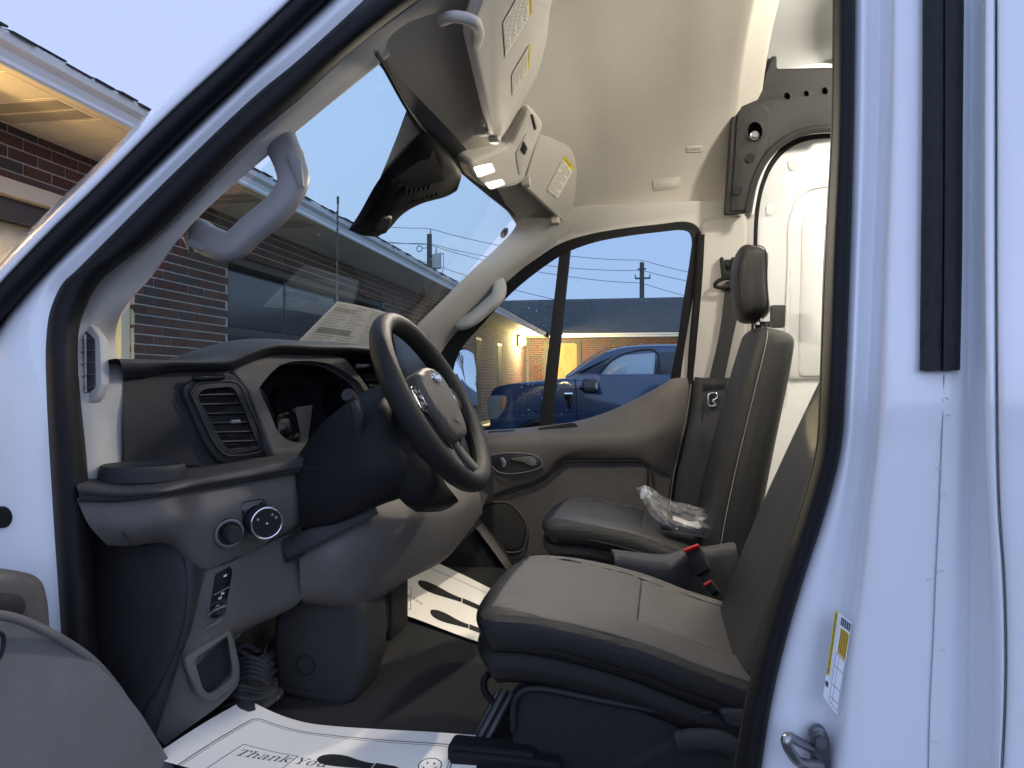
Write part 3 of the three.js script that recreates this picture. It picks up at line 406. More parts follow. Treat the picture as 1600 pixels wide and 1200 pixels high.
// glass and the dark border of the windscreen
const xw = (y, z) => -0.55 - (1.96 - y) * (0.93 + 0.12 * (1 - (z / 0.8) ** 2));
const WS = (px, py, o = 0) => at(px, py, (p) => p.x - xw(p.y, p.z) - o, 1.0, 4);
{
  const g = []; for (let i = 0; i <= 24; i++) { const s = -1 + 2 * i / 24; g.push(Array.from({ length: 17 }, (_, j) => { const y = 1.30 + 0.70 * j / 16, z = s * (zs(y) - 0.11); return V(xw(y, z), y, z); })); }
  part('windscreen', gridGeo(g), M.glass);
  part('windscreen_border', merge([tube(P([[585, 80], [597, 98], [636, 168], [665, 208], [716, 262], [760, 300], [800, 333], [812, 346], [812, 362], [790, 384], [735, 432], [655, 510], [600, 560]], (x, y) => WS(x, y, 0.01)), 0.006, 90, 6), sheet([P([[600, 56], [624, 82], [665, 150], [694, 190], [745, 240], [790, 280], [826, 316], [842, 345]], (x, y) => WS(x, y, 0.006)), P([[583, 78], [597, 98], [636, 168], [665, 208], [716, 262], [760, 300], [800, 333], [812, 348]], (x, y) => WS(x, y, 0.006))], { nu: 40 }), sheet([P([[636, 170], [620, 214], [594, 278]], (x, y) => WS(x, y, 0.004)), P([[640, 174], [656, 216], [640, 250]], (x, y) => WS(x, y, 0.004))], { nu: 6 })]), M.frit);
  const st = part('dot_matrix', sheet([P([[637, 172], [616, 224], [594, 278]], (x, y) => WS(x, y, 0.008)), P([[664, 208], [632, 246], [596, 280]], (x, y) => WS(x, y, 0.008))], { nu: 10, nv: 6 }), std([0.02, 0.02, 0.024], 0.5));
  const dots = []; for (let i = 0; i < 22; i++) for (let j = 0; j < 34; j++) { const u = (i + 0.5) / 22, v = (j + 0.5) / 34, a = [637 + (594 - 637) * v, 172 + (278 - 172) * v], b = [664 + (596 - 664) * v, 208 + (280 - 208) * v]; dots.push(new THREE.CircleGeometry(0.0013, 5).rotateY(Math.PI / 2).rotateZ(-0.75).translate(...WS(a[0] + (b[0] - a[0]) * u, a[1] + (b[1] - a[1]) * u, 0.0105).toArray())); }
  part('dots', merge(dots), std([0.40, 0.42, 0.46], 0.5), st).userData.kind = 'stuff';
  part('inspection_sticker', new THREE.CircleGeometry(0.022, 28).applyMatrix4(frameOf(WS(788, 364, 0.006), V(0.75, -0.5, 0.3))), std([1, 1, 1], 0.6, { map: canvasTex(128, 128, (k) => { k.fillStyle = '#8f979c'; k.fillRect(0, 0, 128, 128); k.strokeStyle = '#d6dcdf'; k.lineWidth = 7; k.beginPath(); k.arc(64, 64, 56, 0, 7); k.stroke(); k.fillStyle = '#555c60'; k.beginPath(); k.arc(58, 46, 20, 0, 7); k.fill(); k.fillStyle = '#e5e8e8'; k.fillRect(34, 74, 44, 10); k.fillRect(44, 90, 40, 8); k.fillStyle = '#444'; k.fillRect(74, 60, 26, 24); }) }));
  part('radio_antenna', merge([bar(atX(528, 308, -1.32), atX(526, 560, -1.32), 0.0035), bar(atX(528, 307, -1.32), atX(528, 318, -1.32), 0.0055), ...Array.from({ length: 24 }, (_, i) => bar(atX(527, 330 + i * 9, -1.32), atX(527, 333 + i * 9, -1.32), 0.0048))]), std([0.06, 0.06, 0.065], 0.35));
}
// ───────── cab interior: roof lining, pillars ─────────
const lerpT = (xs, ys, x) => { for (let i = 0; i < xs.length - 1; i++) if (x <= xs[i + 1] || i === xs.length - 2) { const f = THREE.MathUtils.clamp((x - xs[i]) / (xs[i + 1] - xs[i]), 0, 1); return ys[i] + (ys[i + 1] - ys[i]) * (f * f * (3 - 2 * f) * 0.5 + f * 0.5); } };
const ceil = (x, z) => { const yc = lerpT([-0.60, -0.56, -0.48, -0.38, -0.22, 0.0, 0.24, 0.34], [1.945, 1.968, 2.0, 2.11, 2.25, 2.36, 2.41, 2.43], x), ye = lerpT([-0.60, -0.56, -0.3, 0.34], [1.915, 1.935, 1.955, 1.965], x) + (z > 0 ? (x > -0.45 ? 0.09 : 0.09 * Math.max(0, (x + 0.6) / 0.15)) * Math.min(1, z / 0.7) ** 2 : 0), k = Math.min(1, Math.abs(z) / 0.815); return ye + (yc - ye) * Math.pow(Math.max(0, 1 - Math.pow(k, 3.2)), 0.62); };
{
  const xs = [-0.540, -0.525, -0.5, -0.46, -0.42, -0.38, -0.33, -0.27, -0.2, -0.12, -0.03, 0.07, 0.16, 0.22, 0.245], zsn = []; for (let j = 0; j <= 56; j++) { const s = -1 + 2 * j / 56; zsn.push((s > 0 ? 0.765 : 0.815) * Math.sign(s) * (1 - Math.pow(1 - Math.abs(s), 1.7))); }
  const g = xs.map((x) => zsn.map((z) => V(x, ceil(x, z), z)));
  g.push(zsn.map((z) => V(0.258, ceil(0.25, z) + 0.004, z * 1.004)), zsn.map((z) => V(0.268, ceil(0.25, z) + 0.02, z * 1.01)), zsn.map((z) => V(0.32, ceil(0.3, z) + 0.026, z * 1.012)), zsn.map((z) => V(0.335, ceil(0.3, z) + 0.05, z * 1.015)));
  const hl = part('headliner', gridGeo(g, 0.012, true), M.headliner);
  // grab-bracket pocket and embossed mark on the passenger side
  const H = (px, py, o = 0) => at(px, py, (p) => (Math.abs(p.z) < 0.83 && p.x > -0.6 ? p.y - ceil(p.x, p.z) + o : -1), 1.0, 3.4);
  part('coat_hook', plate(P([[1019, 281], [1063, 276], [1064, 296], [1020, 300]], (x, y) => H(x, y, 0.006)), { depth: 0.016, bevel: 0.005, round: 0.01 }), M.headliner, hl);
  part('hook_cover', plate(P([[1026, 284], [1057, 280], [1058, 292], [1027, 296]], (x, y) => H(x, y, 0.011)), { depth: 0.012, bevel: 0.003, round: 0.006 }), M.visor, hl);
  { const q = P([[1072, 229], [1098, 228], [1098, 238], [1072, 239]], (x, y) => H(x, y, 0.003)); part('airbag_mark', plate(q, { depth: 0.008, bevel: 0.002, round: 0.004 }), M.visor, hl);
    const g2 = new THREE.PlaneGeometry(1, 1), p = g2.attributes.position; P([[1073.5, 230], [1096.5, 229], [1073.5, 238], [1096.5, 237]], (x, y) => H(x, y, 0.0045)).forEach((v, i) => p.setXYZ(i, v.x, v.y, v.z)); g2.computeVertexNormals();
    part('airbag_lettering', g2, std([0.50, 0.465, 0.405], 0.8, { map: canvasTex(128, 48, (k) => { k.fillStyle = '#fff'; k.fillRect(0, 0, 128, 48); k.fillStyle = '#a09a90'; k.font = 'bold 30px sans-serif'; k.textAlign = 'center'; k.fillText('AIRBAG', 64, 35, 110); }) }), hl); }
}
{ // pillar trims
  const out = [[690, -30], [663, -5], [567, 67], [463, 160], [400, 213], [240, 370], [157, 440], [138, 475], [122, 515], [120, 560], [126, 640], [134, 733], [138, 780]];
  const inn = [[760, -30], [722, 8], [650, 52], [597, 97], [470, 200], [300, 350], [233, 437], [200, 473], [186, 500], [180, 533], [184, 562], [196, 592], [193, 660], [192, 760]];
  const a = curve(P(out, (x, y) => D(x, y, 0.045)), 60), b = curve([...P(inn.slice(0, 3), (x, y) => D(x, y, 0.16)), ...P(inn.slice(3, 10), (x, y) => WS(x, y, 0.012)), ...P(inn.slice(10), (x, y) => D(x, y, 0.13))], 60);
  const ra = (c, n) => new THREE.CatmullRomCurve3(c).getSpacedPoints(n), A = ra(a, 50), Bq = ra(b, 50), pull = (f, k) => A.map((p, i) => p.clone().lerp(Bq[i], f).add(EYE.clone().sub(p).normalize().multiplyScalar(k)));
  part('a_pillar_trim', sheet([A, pull(0.3, 0.008), pull(0.7, 0.006), Bq, Bq.map((p) => p.clone().add(V(-0.02, 0.01, -0.01)))], { nu: 70, nv: 4 }), M.light);
  // side demister vent
  const vt = part('demister_vent', plate(P([[120, 495], [140, 505], [157, 527], [157, 600], [147, 625], [128, 640]], (x, y) => D(x, y, 0.057)), { depth: 0.02, bevel: 0.004, round: 0.008 }), M.light);
  part('vent_opening', plate(P([[124, 514], [134, 517], [148, 530], [147, 605], [130, 618]], (x, y) => D(x, y, 0.0555)), { depth: 0.006, bevel: 0.001, round: 0.005 }), std([0.05, 0.05, 0.055], 0.6), vt);
  for (let k = 0; k < 5; k++) part('slat', bar(D(125, 532 + k * 19, 0.0535), D(147, 528 + k * 19, 0.0535), 0.0013), M.grey, vt);
  part('slat', bar(D(133, 523, 0.052), D(134, 613, 0.052), 0.002), M.light, vt);
  // driver's grab handle: a thick bent bar standing off the pillar
  const hp = [[286, 372, 0.10], [305, 366, 0.11], [330, 378, 0.085], [362, 385, 0.07], [392, 360, 0.065], [440, 318, 0.065], [458, 285, 0.065], [452, 254, 0.075], [440, 226, 0.09], [434, 214, 0.12]].map(([x, y, o]) => D(x, y, o));
  const gh = part('grab_handle', sweep(hp, (u) => 0.028 + 0.007 * Math.pow(Math.abs(2 * u - 1), 3), 0.020, { n: 60, m: 16, up: V(0, 0.4, 1), power: 2.6 }), grained([0.22, 0.215, 0.21], 0.45));
  part('handle_foot', merge([plate(P([[272, 352], [318, 356], [336, 385], [290, 384]], (x, y) => D(x, y, 0.10)), { depth: 0.03, bevel: 0.008, round: 0.012 }), plate(P([[418, 228], [446, 205], [470, 232], [452, 246]], (x, y) => D(x, y, 0.09)), { depth: 0.03, bevel: 0.008, round: 0.012 })]), M.light, gh);
  part('screw_cover', merge([plate(P([[448, 232], [470, 250], [474, 292], [466, 290], [446, 240]], (x, y) => D(x, y, 0.040)), { depth: 0.006, bevel: 0.002, round: 0.004 }), plate(P([[286, 382], [297, 372], [328, 390], [334, 397]], (x, y) => D(x, y, 0.062)), { depth: 0.006, bevel: 0.002, round: 0.004 })]), grained([0.20, 0.195, 0.19], 0.45), gh);
  // passenger A pillar
  const o2 = P([[900, 350], [862, 384], [830, 408], [780, 452], [735, 497], [700, 535], [672, 580]], (x, y) => B(x, y, 0.02)), i2 = P([[812, 340], [800, 362], [775, 388], [735, 425], [690, 470], [648, 512], [610, 560]], (x, y) => WS(x, y, 0.02));
  part('a_pillar_trim', sheet([o2, o2.map((p, i) => p.clone().lerp(i2[i], 0.35).add(V(0.02, 0, 0.03))), o2.map((p, i) => p.clone().lerp(i2[i], 0.75).add(V(0.012, 0, 0.02))), i2], { nu: 40, nv: 4 }), M.light);
  const h2 = [[772, 434, 0.04], [780, 446, 0.07], [778, 462, 0.085], [760, 480, 0.085], [735, 500, 0.085], [720, 505, 0.075], [708, 496, 0.04]].map(([x, y, o]) => B(x, y, o));
  const gh2 = part('grab_handle', sweep(h2, 0.028, 0.022, { n: 50, m: 14, up: V(0, 0.4, 1), power: 2.6 }), M.light);
  part('handle_foot', merge([plate(P([[700, 488], [716, 480], [722, 492], [706, 502]], (x, y) => B(x, y, 0.05)), { depth: 0.02, bevel: 0.005, round: 0.01 }), plate(P([[760, 436], [778, 426], [786, 440], [768, 448]], (x, y) => B(x, y, 0.05)), { depth: 0.02, bevel: 0.005, round: 0.01 })]), M.light, gh2);
}
{ // sun visors, overhead lamp console
  const lab = (name, quad, tex, par) => { const g = new THREE.PlaneGeometry(1, 1), p = g.attributes.position; quad.forEach((v, i) => p.setXYZ(i, v.x, v.y, v.z)); g.computeVertexNormals(); return part(name, g, std([0.9, 0.9, 0.88], 0.5, { map: tex }), par); };
  const labelTex = (kind) => canvasTex(320, 512, (k, w, h) => {
    k.fillStyle = '#e9e4d8'; k.fillRect(0, 0, w, h); k.fillStyle = '#e3cf2a'; const band = kind === 1 ? 52 : 60; k.fillRect(0, 0, w, band); k.fillStyle = '#2a2410'; k.font = 'bold 38px sans-serif'; k.fillText(kind === 2 ? '⚠ ROLLOVER WARNING' : '⚠ WARNING', 12, 44, w - 24); k.strokeStyle = '#777'; k.lineWidth = 3; k.strokeRect(1, 1, w - 2, h - 2);
    k.fillStyle = '#3a3833';
    if (kind === 0) { k.strokeStyle = '#222'; k.lineWidth = 5; k.beginPath(); k.ellipse(44, 122, 30, 54, 0, 0, 7); k.stroke(); k.font = 'italic bold 26px serif'; k.save(); k.translate(52, 160); k.rotate(-Math.PI / 2); k.fillText('airbag', 0, 0, 76); k.restore(); }
    for (let y = band + 16, i = 0; y < h - 16; y += 22, i++) { if (kind === 1 && (y > 190 && y < 205 || y > 330 && y < 345)) { k.fillStyle = '#d8cf4a'; k.fillRect(0, y - 4, w, 20); k.fillStyle = '#3a3833'; y += 16; } const x0 = kind === 0 && y < 190 ? 88 : 16; let x = x0; const end = w - 20 - ((i * 37) % 5 === 0 ? 110 : (i * 13) % 24); while (x < end) { const l = 10 + ((x * 7 + i * 31) % 34); k.fillRect(x, y, Math.min(l, end - x), 8); x += l + 7; } } });
  const O = (px, py, y) => atY(px, py, y);
  // driver's visor
  const a0 = O(735, 55, 2.0), a1 = O(770, 216, 1.975), a2 = atZ(842, 120, 0.2), nv = a1.clone().sub(a0).cross(a2.clone().sub(a0)).normalize(), VP = (x, y, o = 0) => { const n = nv.clone(); if (n.dot(EYE.clone().sub(a0)) < 0) n.negate(); return atPl(x, y, a0.clone().addScaledVector(n, o), n); };
  const v1 = part('sun_visor', plate(P([[735, 58], [742, 30], [768, -40], [880, -40], [862, 10], [857, 62], [842, 116], [794, 204], [782, 219], [770, 214]], (x, y) => VP(x, y)), { depth: 0.026, bevel: 0.009, round: 0.02, seg: 4 }), M.visor);
  lab('warning_label', P([[838, -12], [831, 20], [808, -12], [789.5, 91]].slice(0, 0).concat([[829, -40], [832, 20], [786, 36], [790, 90]]), (x, y) => VP(x, y, 0.002)), labelTex(2), v1);
  lab('warning_label', P([[828.5, 68], [827, 106], [800, 116], [801, 150]], (x, y) => VP(x, y, 0.002)), labelTex(1), v1);
  part('visor_rod', tube([O(690, 32, 2.02), O(712, 26, 2.0), O(738, 32, 1.995), O(748, 48, 2.0), O(744, 70, 2.01)], 0.0105, 30, 10), M.visor, v1);
  part('visor_clip', rbox(0.035, 0.02, 0.025, ...O(752, 206, 1.985).toArray(), 0.006), M.visor, v1); part('visor_clip', rbox(0.03, 0.02, 0.03, ...O(773, 218, 1.982).toArray(), 0.008), M.visor, v1);
  // passenger's visor
  const b0 = O(822, 292, 1.985), b1 = O(883, 347, 1.965), b2 = atZ(877, 167, -0.27), nb = b1.clone().sub(b0).cross(b2.clone().sub(b0)).normalize(), WP = (x, y, o = 0) => { const n = nb.clone(); if (n.dot(EYE.clone().sub(b0)) < 0) n.negate(); return atPl(x, y, b0.clone().addScaledVector(n, o), n); };
  const v2 = part('sun_visor', plate(P([[876, 167], [890, 169], [932, 228], [931, 242], [887, 345], [880, 347], [824, 296], [820, 286], [846, 200]], (x, y) => WP(x, y)), { depth: 0.026, bevel: 0.008, round: 0.02, seg: 4 }), M.visor);
  lab('warning_label', P([[882.5, 243], [898, 262], [854.5, 297], [871, 311]], (x, y) => WP(x, y, 0.002)), labelTex(0), v2);
  part('visor_clip', rbox(0.03, 0.03, 0.02, ...O(822, 284, 1.985).toArray(), 0.006), M.visor, v2); part('visor_clip', rbox(0.03, 0.03, 0.04, ...O(868, 344, 1.96).toArray(), 0.006), M.visor, v2);
  // lamp console
  const c0 = atZ(757, 265, 0.02), c2 = atZ(835, 185, -0.07), nc = c2.clone().sub(c0).cross(V(0, 0, 1)).normalize(); nc.z += 0.12; nc.normalize(); if (nc.dot(EYE.clone().sub(c0)) < 0) nc.negate();
  const CP = (x, y, o = 0) => atPl(x, y, c0.clone().addScaledVector(nc, o), nc);
  const cs = part('overhead_console', plate(P([[828, 166], [838, 176], [851, 194], [836, 232], [819, 284], [806, 292], [772, 299], [752, 291], [735, 268], [738, 254], [800, 228], [816, 192]], (x, y) => CP(x, y)), { depth: 0.07, bevel: 0.012, round: 0.02, seg: 5 }), M.visor);
  part('sunglass_hatch', plate(P([[824, 207], [832, 226], [820, 258], [812, 275], [806, 240]], (x, y) => CP(x, y, 0.003)), { depth: 0.006, bevel: 0.002, round: 0.008 }), M.visor, cs);
  part('switch', plate(P([[819, 221], [825, 232], [820, 243], [814, 234]], (x, y) => CP(x, y, 0.006)), { depth: 0.006, bevel: 0.0015, round: 0.003 }), M.frit, cs);
  part('microphone_slot', plate(P([[830, 179], [833, 179], [839, 201], [836, 204]], (x, y) => CP(x, y, 0.003)), { depth: 0.004, bevel: 0.001, round: 0.003 }), M.frit, cs);
  const lens = (q) => { const pts = P(q, (x, y) => CP(x, y, 0.002)); const m = part('lamp_lens', plate(pts, { depth: 0.006, bevel: 0.002, round: 0.006 }), std([0.9, 0.88, 0.8], 0.4, { emissive: C(1, 0.90, 0.70), emissiveIntensity: 9 }), cs);
    const o = pts.reduce((a, b) => a.add(b.clone()), V(0, 0, 0)).divideScalar(pts.length), l2 = new THREE.RectAreaLight(C(1, 0.885, 0.72), MAP_LAMP, 0.036, 0.016), l = l2, nl = nc.clone().add(V(-0.12, -0.35, 0.05)).normalize(); l.position.copy(o).addScaledVector(nc, 0.0075); l.lookAt(l.position.clone().add(nl)); l.castShadow = true; VAN.add(l); return m; };
  lens([[741, 262], [768, 256], [774, 268], [748, 277]]); lens([[759, 287], [785, 281], [789, 288], [767, 296]]);
  // camera housing behind the windscreen
  const n0 = V(0.62, -0.5, 0.35).normalize();
  const hs = part('sensor_housing', sheet([
    P([[545, 358], [560, 336], [594, 278], [630, 240], [664, 208], [690, 222], [716, 254]], (x, y) => WS(x, y, 0.02)),
    P([[547, 360], [570, 342], [610, 290], [645, 262], [672, 236], [696, 240], [720, 262]], (x, y) => WS(x, y, 0.06)),
    P([[560, 366], [585, 352], [620, 325], [650, 305], [690, 270], [708, 262], [721, 275]], (x, y) => WS(x, y, 0.085)),
    P([[575, 369], [598, 358], [626, 334], [655, 318], [690, 305], [706, 296], [717, 290]], (x, y) => WS(x, y, 0.075)),
    P([[590, 370], [606, 360], [628, 336], [656, 319], [692, 309], [704, 304], [714, 298]], (x, y) => WS(x, y, 0.02))], { nu: 40, nv: 6 }), grained([0.005, 0.005, 0.005], 0.85, { specularIntensity: 0.12 }));
  part('camera_cover', plate(P([[616, 292], [684, 238], [686, 275], [640, 296]], (x, y) => WS(x, y, 0.083)), { depth: 0.01, bevel: 0.004, round: 0.006, n: n0 }), M.rubber, hs);
  for (let k = 0; k < 6; k++) { part('vent_slot', rbox(0.004, 0.022, 0.006, 0, 0, 0, 0.0015).applyMatrix4(frameOf(WS(634 + k * 7.4, 298 - k * 1.6, 0.088), n0, V(-0.3, 1, 0))), M.black, hs); part('vent_slot', rbox(0.004, 0.014, 0.006, 0, 0, 0, 0.0015).applyMatrix4(frameOf(WS(648 + k * 7, 310 - k * 1.4, 0.082), n0, V(-0.3, 1, 0))), M.black, hs); }
  part('rain_sensor', rbox(0.05, 0.055, 0.035, 0, 0, 0, 0.014, 4).applyMatrix4(frameOf(WS(594, 347, 0.075), n0)), grained([0.025, 0.022, 0.02], 0.4), hs);
}
// ───────── passenger side: window, door, belt, sliding door ─────────
{
  const ring = [[668, 590], [690, 546], [735, 496], [790, 440], [835, 406], [876, 380], [920, 366], [970, 357], [1030, 350], [1072, 346], [1088, 352], [1096, 366], [1096, 396], [1084, 460], [1072, 530], [1062, 600], [1056, 640], [900, 690], [680, 700]];
  const hole = [[700, 600], [712, 552], [745, 512], [795, 458], [840, 421], [880, 395], [925, 378], [975, 368], [1030, 361], [1066, 358], [1078, 362], [1083, 374], [1081, 400], [1070, 470], [1060, 540], [1050, 592], [1042, 630], [900, 680], [700, 690]];
  part('door_frame_trim', plate(P([[640, 600], [690, 515], [790, 415], [850, 372], [850, 325], [1180, 310], [1180, 620], [1070, 640], [900, 720], [650, 720]], (x, y) => B(x, y, 0.0)), { depth: 0.05, bevel: 0.004, round: 0.01, n: V(0, -0.2, 1), holes: [P(ring.map(([x, y]) => [x, y]), (x, y) => B(x, y, 0))] }), M.light);
  const dr = grp('passenger_door');
  part('window_seal', plate(P(ring, (x, y) => B(x, y, 0.012)), { depth: 0.05, bevel: 0.004, round: 0.01, n: V(0, -0.2, 1), holes: [P(hole, (x, y) => B(x, y, 0.012))], smooth: true }), M.rubber, dr);
  const gl = P(ring, (x, y) => B(x, y, -0.02)), sc = gl.reduce((a, b) => a.add(b.clone()), V(0, 0, 0)).divideScalar(gl.length);
  part('window_glass', plate(gl.map((p) => p.clone().lerp(sc, 0.01)), { depth: 0.0005, bevel: 0, round: 0.01, n: V(0, -0.2, 1) }), phys([0.80, 0.90, 0.95], 0, { transmission: 1, thickness: 0, ior: 1.5 }), dr);
  part('window_divider', plate(P([[876, 386], [893, 382], [861, 672], [841, 672]], (x, y) => B(x, y, -0.006)), { depth: 0.022, bevel: 0.003, round: 0.002, n: V(0, -0.2, 1) }), M.rubberDull, dr);
  const dp = []; seed = 99; for (let i = 0; i < 240; i++) { const near = rnd() < 0.72, x = near ? 836 + (rnd() + rnd() + rnd() - 1.5) * 58 : rr(760, 1060), y = near ? rr(470, 650) : rr(420, 640); if (y > 690 - (x - 700) * 0.26 && x > 900) continue; const r = rr(0.0006, near ? 0.0026 : 0.0016); dp.push(new THREE.SphereGeometry(r, 7, 5).scale(1, rr(0.9, 1.9), 0.5).translate(...B(x, y, -0.0215).toArray())); }
  part('water_drops', merge(dp), phys([0.95, 0.97, 1], 0.0, { transmission: 1, thickness: 0.002, ior: 1.33 }), dr).userData.kind = 'stuff';
  // trim panel
  const rails = [
    [[650, 690, .02], [740, 674, .02], [800, 670, .02], [850, 665, .02], [905, 657, .02], [960, 639, .02], [1005, 617, .02], [1035, 601, .03], [1050, 592, .035], [1080, 590, .02]],
    [[650, 694, .06], [740, 677, .06], [800, 673, .06], [850, 668, .055], [905, 661, .05], [960, 645, .05], [1005, 624, .05], [1035, 608, .055], [1052, 600, .055], [1078, 598, .03]],
    [[650, 700, .12], [740, 684, .12], [800, 679, .12], [850, 676, .12], [905, 674, .115], [960, 670, .11], [1005, 663, .10], [1035, 655, .09], [1054, 648, .08], [1074, 645, .03]],
    [[650, 708, .14], [740, 692, .135], [800, 688, .135], [850, 686, .135], [905, 684, .132], [960, 681, .13], [1005, 676, .125], [1035, 674, .11], [1053, 674, .08], [1068, 680, .03]],
    [[650, 722, .145], [740, 705, .14], [800, 702, .14], [850, 700, .14], [905, 698, .137], [960, 696, .135], [1005, 693, .13], [1030, 694, .11], [1048, 700, .08], [1064, 702, .03]],
    [[650, 800, .12], [740, 780, .115], [800, 760, .11], [845, 745, .11], [882, 718, .11], [950, 716, .11], [1000, 716, .11], [1018, 724, .10], [1034, 735, .07], [1056, 740, .03]],
    [[650, 810, .10], [740, 788, .095], [800, 768, .09], [848, 752, .09], [885, 725, .09], [950, 723, .09], [998, 723, .09], [1012, 732, .085], [1028, 745, .06], [1050, 752, .03]],
    [[650, 990, .08], [740, 980, .08], [800, 960, .08], [850, 950, .08], [890, 940, .08], [950, 940, .08], [998, 940, .08], [1010, 940, .08], [1026, 940, .05], [1040, 940, .03]]];
  const tp = part('door_trim', sheet(rails.map((r) => P(r, (x, y, o) => B(x, y, o))), { nu: 60, nv: 5, lin: false }), M.doorTrim, dr);
  part('trim_groove', tube(P([[735, 793], [770, 780], [810, 765], [838, 756], [852, 748], [870, 733], [882, 723], [892, 721], [950, 720.5], [1000, 720.5], [1010, 724], [1012, 735], [1012, 800]], (x, y) => B(x, y, 0.105)), 0.0045, 90, 6), M.black, tp);
  part('door_handle_cup', plate(P([[764, 714], [785, 709], [832, 711], [842, 716], [846, 726], [838, 732], [800, 739], [776, 735]], (x, y) => B(x, y, 0.15)), { depth: 0.03, bevel: 0.004, round: 0.012, n: V(0, 0, 1) }), std([0.018, 0.018, 0.019], 0.35), tp);
  part('door_handle', plate(P([[796, 716], [830, 713], [840, 722], [836, 729], [826, 728], [818, 722], [804, 721]], (x, y) => B(x, y, 0.163)), { depth: 0.014, bevel: 0.005, round: 0.01, n: V(0, 0, 1) }), std([0.09, 0.085, 0.075], 0.3), tp);
  part('lock_switch', plate(P([[780, 716], [786, 714], [791, 722], [790, 730], [784, 730]], (x, y) => B(x, y, 0.158)), { depth: 0.008, bevel: 0.002, round: 0.006, n: V(0, 0, 1) }), M.steel, tp);
  part('handle_lip', tube(P([[764, 714], [785, 708.5], [832, 710.5], [844, 717], [847, 727], [838, 733], [800, 740], [776, 736]], (x, y) => B(x, y, 0.152)), 0.0025, 60, 6, true), M.grey, tp);
  part('switch_pod', plate(P([[762, 673.5], [800, 670.5], [810, 673], [806, 677], [764, 680]], (x, y) => B(x, y, 0.075)), { depth: 0.012, bevel: 0.002, round: 0.006, look: EYE, n: V(0, 0.5, 1) }), M.gloss, tp);
  part('door_pocket', plate(P([[840, 669], [895, 658], [904, 665], [900, 670], [842, 675]], (x, y) => B(x, y, 0.085)), { depth: 0.012, bevel: 0.002, round: 0.01, n: V(0, 0.5, 1) }), M.black, tp);
  const sp = part('speaker_grille', plate(P([[745, 792], [786, 786], [800, 792], [820, 818], [822, 828], [815, 856], [806, 861], [782, 858], [745, 835]], (x, y) => B(x, y, 0.10)), { depth: 0.02, bevel: 0.004, round: 0.012, n: V(0, 0, 1) }), std([0.03, 0.028, 0.025], 0.8, { bumpMap: again(weaveT, 0.12), bumpScale: 0.003 }), tp);
  part('speaker_rim', tube(P([[745, 790], [787, 784], [802, 790], [822, 817], [824, 829], [817, 858], [806, 863], [782, 860], [745, 838]], (x, y) => B(x, y, 0.10)), 0.004, 60, 6), M.doorTrim, sp);
  part('door_edge_seal', tube(P([[1096, 366], [1092, 440], [1083, 540], [1079, 600], [1074, 640], [1062, 700], [1053, 740], [1046, 800], [1042, 870]], (x, y) => B(x, y, 0.02)), 0.016, 60, 8), M.rubber, dr);
  part('seal_glint', tube(P([[1080, 600], [1071, 660], [1058, 715], [1050, 760], [1046, 800]], (x, y) => B(x, y, 0.038)), 0.0025, 40, 6), M.grey, dr);
  // door mirror outside
  const mc = atZ(722, 590, -1.2), n1 = V(1, 0.12, 0.42).normalize(), mq = [[703, 549], [728, 546], [740, 552], [744, 575], [748, 632], [742, 634], [712, 630]];
  const mp = P(mq, (x, y) => atPl(x, y, mc, n1)); const o = mp.reduce((a, b) => a.add(b.clone()), V(0, 0, 0)).divideScalar(mp.length);
  const mir = part('door_mirror', plate(mp.map((p) => p.clone().sub(o).multiplyScalar(1.13).add(o).addScaledVector(n1, -0.012)), { depth: 0.12, bevel: 0.02, round: 0.03, n: n1, seg: 4 }), M.rubberDull);
  part('mirror_glass', plate(mp, { depth: 0.012, bevel: 0.002, round: 0.012, n: n1 }), std([0.75, 0.78, 0.8], 0.02, { metalness: 1 }), mir);
  part('mirror_arm', merge([bar(o.clone().add(V(-0.06, -0.12, 0.1)), V(o.x - 0.05, o.y - 0.14, -0.94), 0.03), bar(o.clone().add(V(-0.06, 0.1, 0.1)), V(o.x - 0.05, o.y + 0.05, -0.94), 0.025)]), M.rubberDull, mir);
  // rear pillar trim, belt
  part('b_pillar_trim', plate(P([[1097, 345], [1168, 335], [1168, 605], [1076, 605], [1088, 500]], (x, y) => B(x, y, 0.03)), { depth: 0.04, bevel: 0.012, round: 0.02, n: V(0, -0.2, 1), seg: 4 }), M.light);
  part('b_pillar_trim', sheet([P([[1082, 588, .02], [1078, 640, .02], [1064, 705, .02], [1052, 760, .02], [1046, 860, .02]], B), P([[1094, 590, .05], [1090, 645, .05], [1076, 710, .05], [1066, 765, .05], [1060, 860, .05]], B), P([[1180, 590, .05], [1180, 650, .05], [1180, 720, .05], [1180, 780, .05], [1180, 860, .05]], B)], { nu: 30, nv: 6, thick: 0.01 }), M.lowerDark);
  const bl = part('seat_belt', sheet([P([[1134, 440], [1124, 520], [1106, 600]], (x, y) => B(x, y, 0.055)), P([[1166, 440], [1147, 520], [1130, 602]], (x, y) => B(x, y, 0.06))], { nu: 20, thick: 0.002 }), M.belt);
  part('belt_anchor', merge([plate(P([[1125, 401], [1131, 401], [1134, 424], [1140, 424], [1143, 401], [1150, 401], [1150, 432], [1128, 434]], (x, y) => B(x, y, 0.065)), { depth: 0.03, bevel: 0.004, round: 0.006, n: V(0, 0, 1) }), tube(P([[1168, 434], [1140, 434], [1124, 438], [1116, 446], [1122, 449], [1166, 446]], (x, y) => B(x, y, 0.065)), 0.007, 30, 8), plate(P([[1132, 405], [1142, 405], [1141, 417], [1133, 417]], (x, y) => B(x, y, 0.06)), { depth: 0.02, bevel: 0.003, round: 0.006, n: V(0, 0, 1) })]), M.rubber, bl);
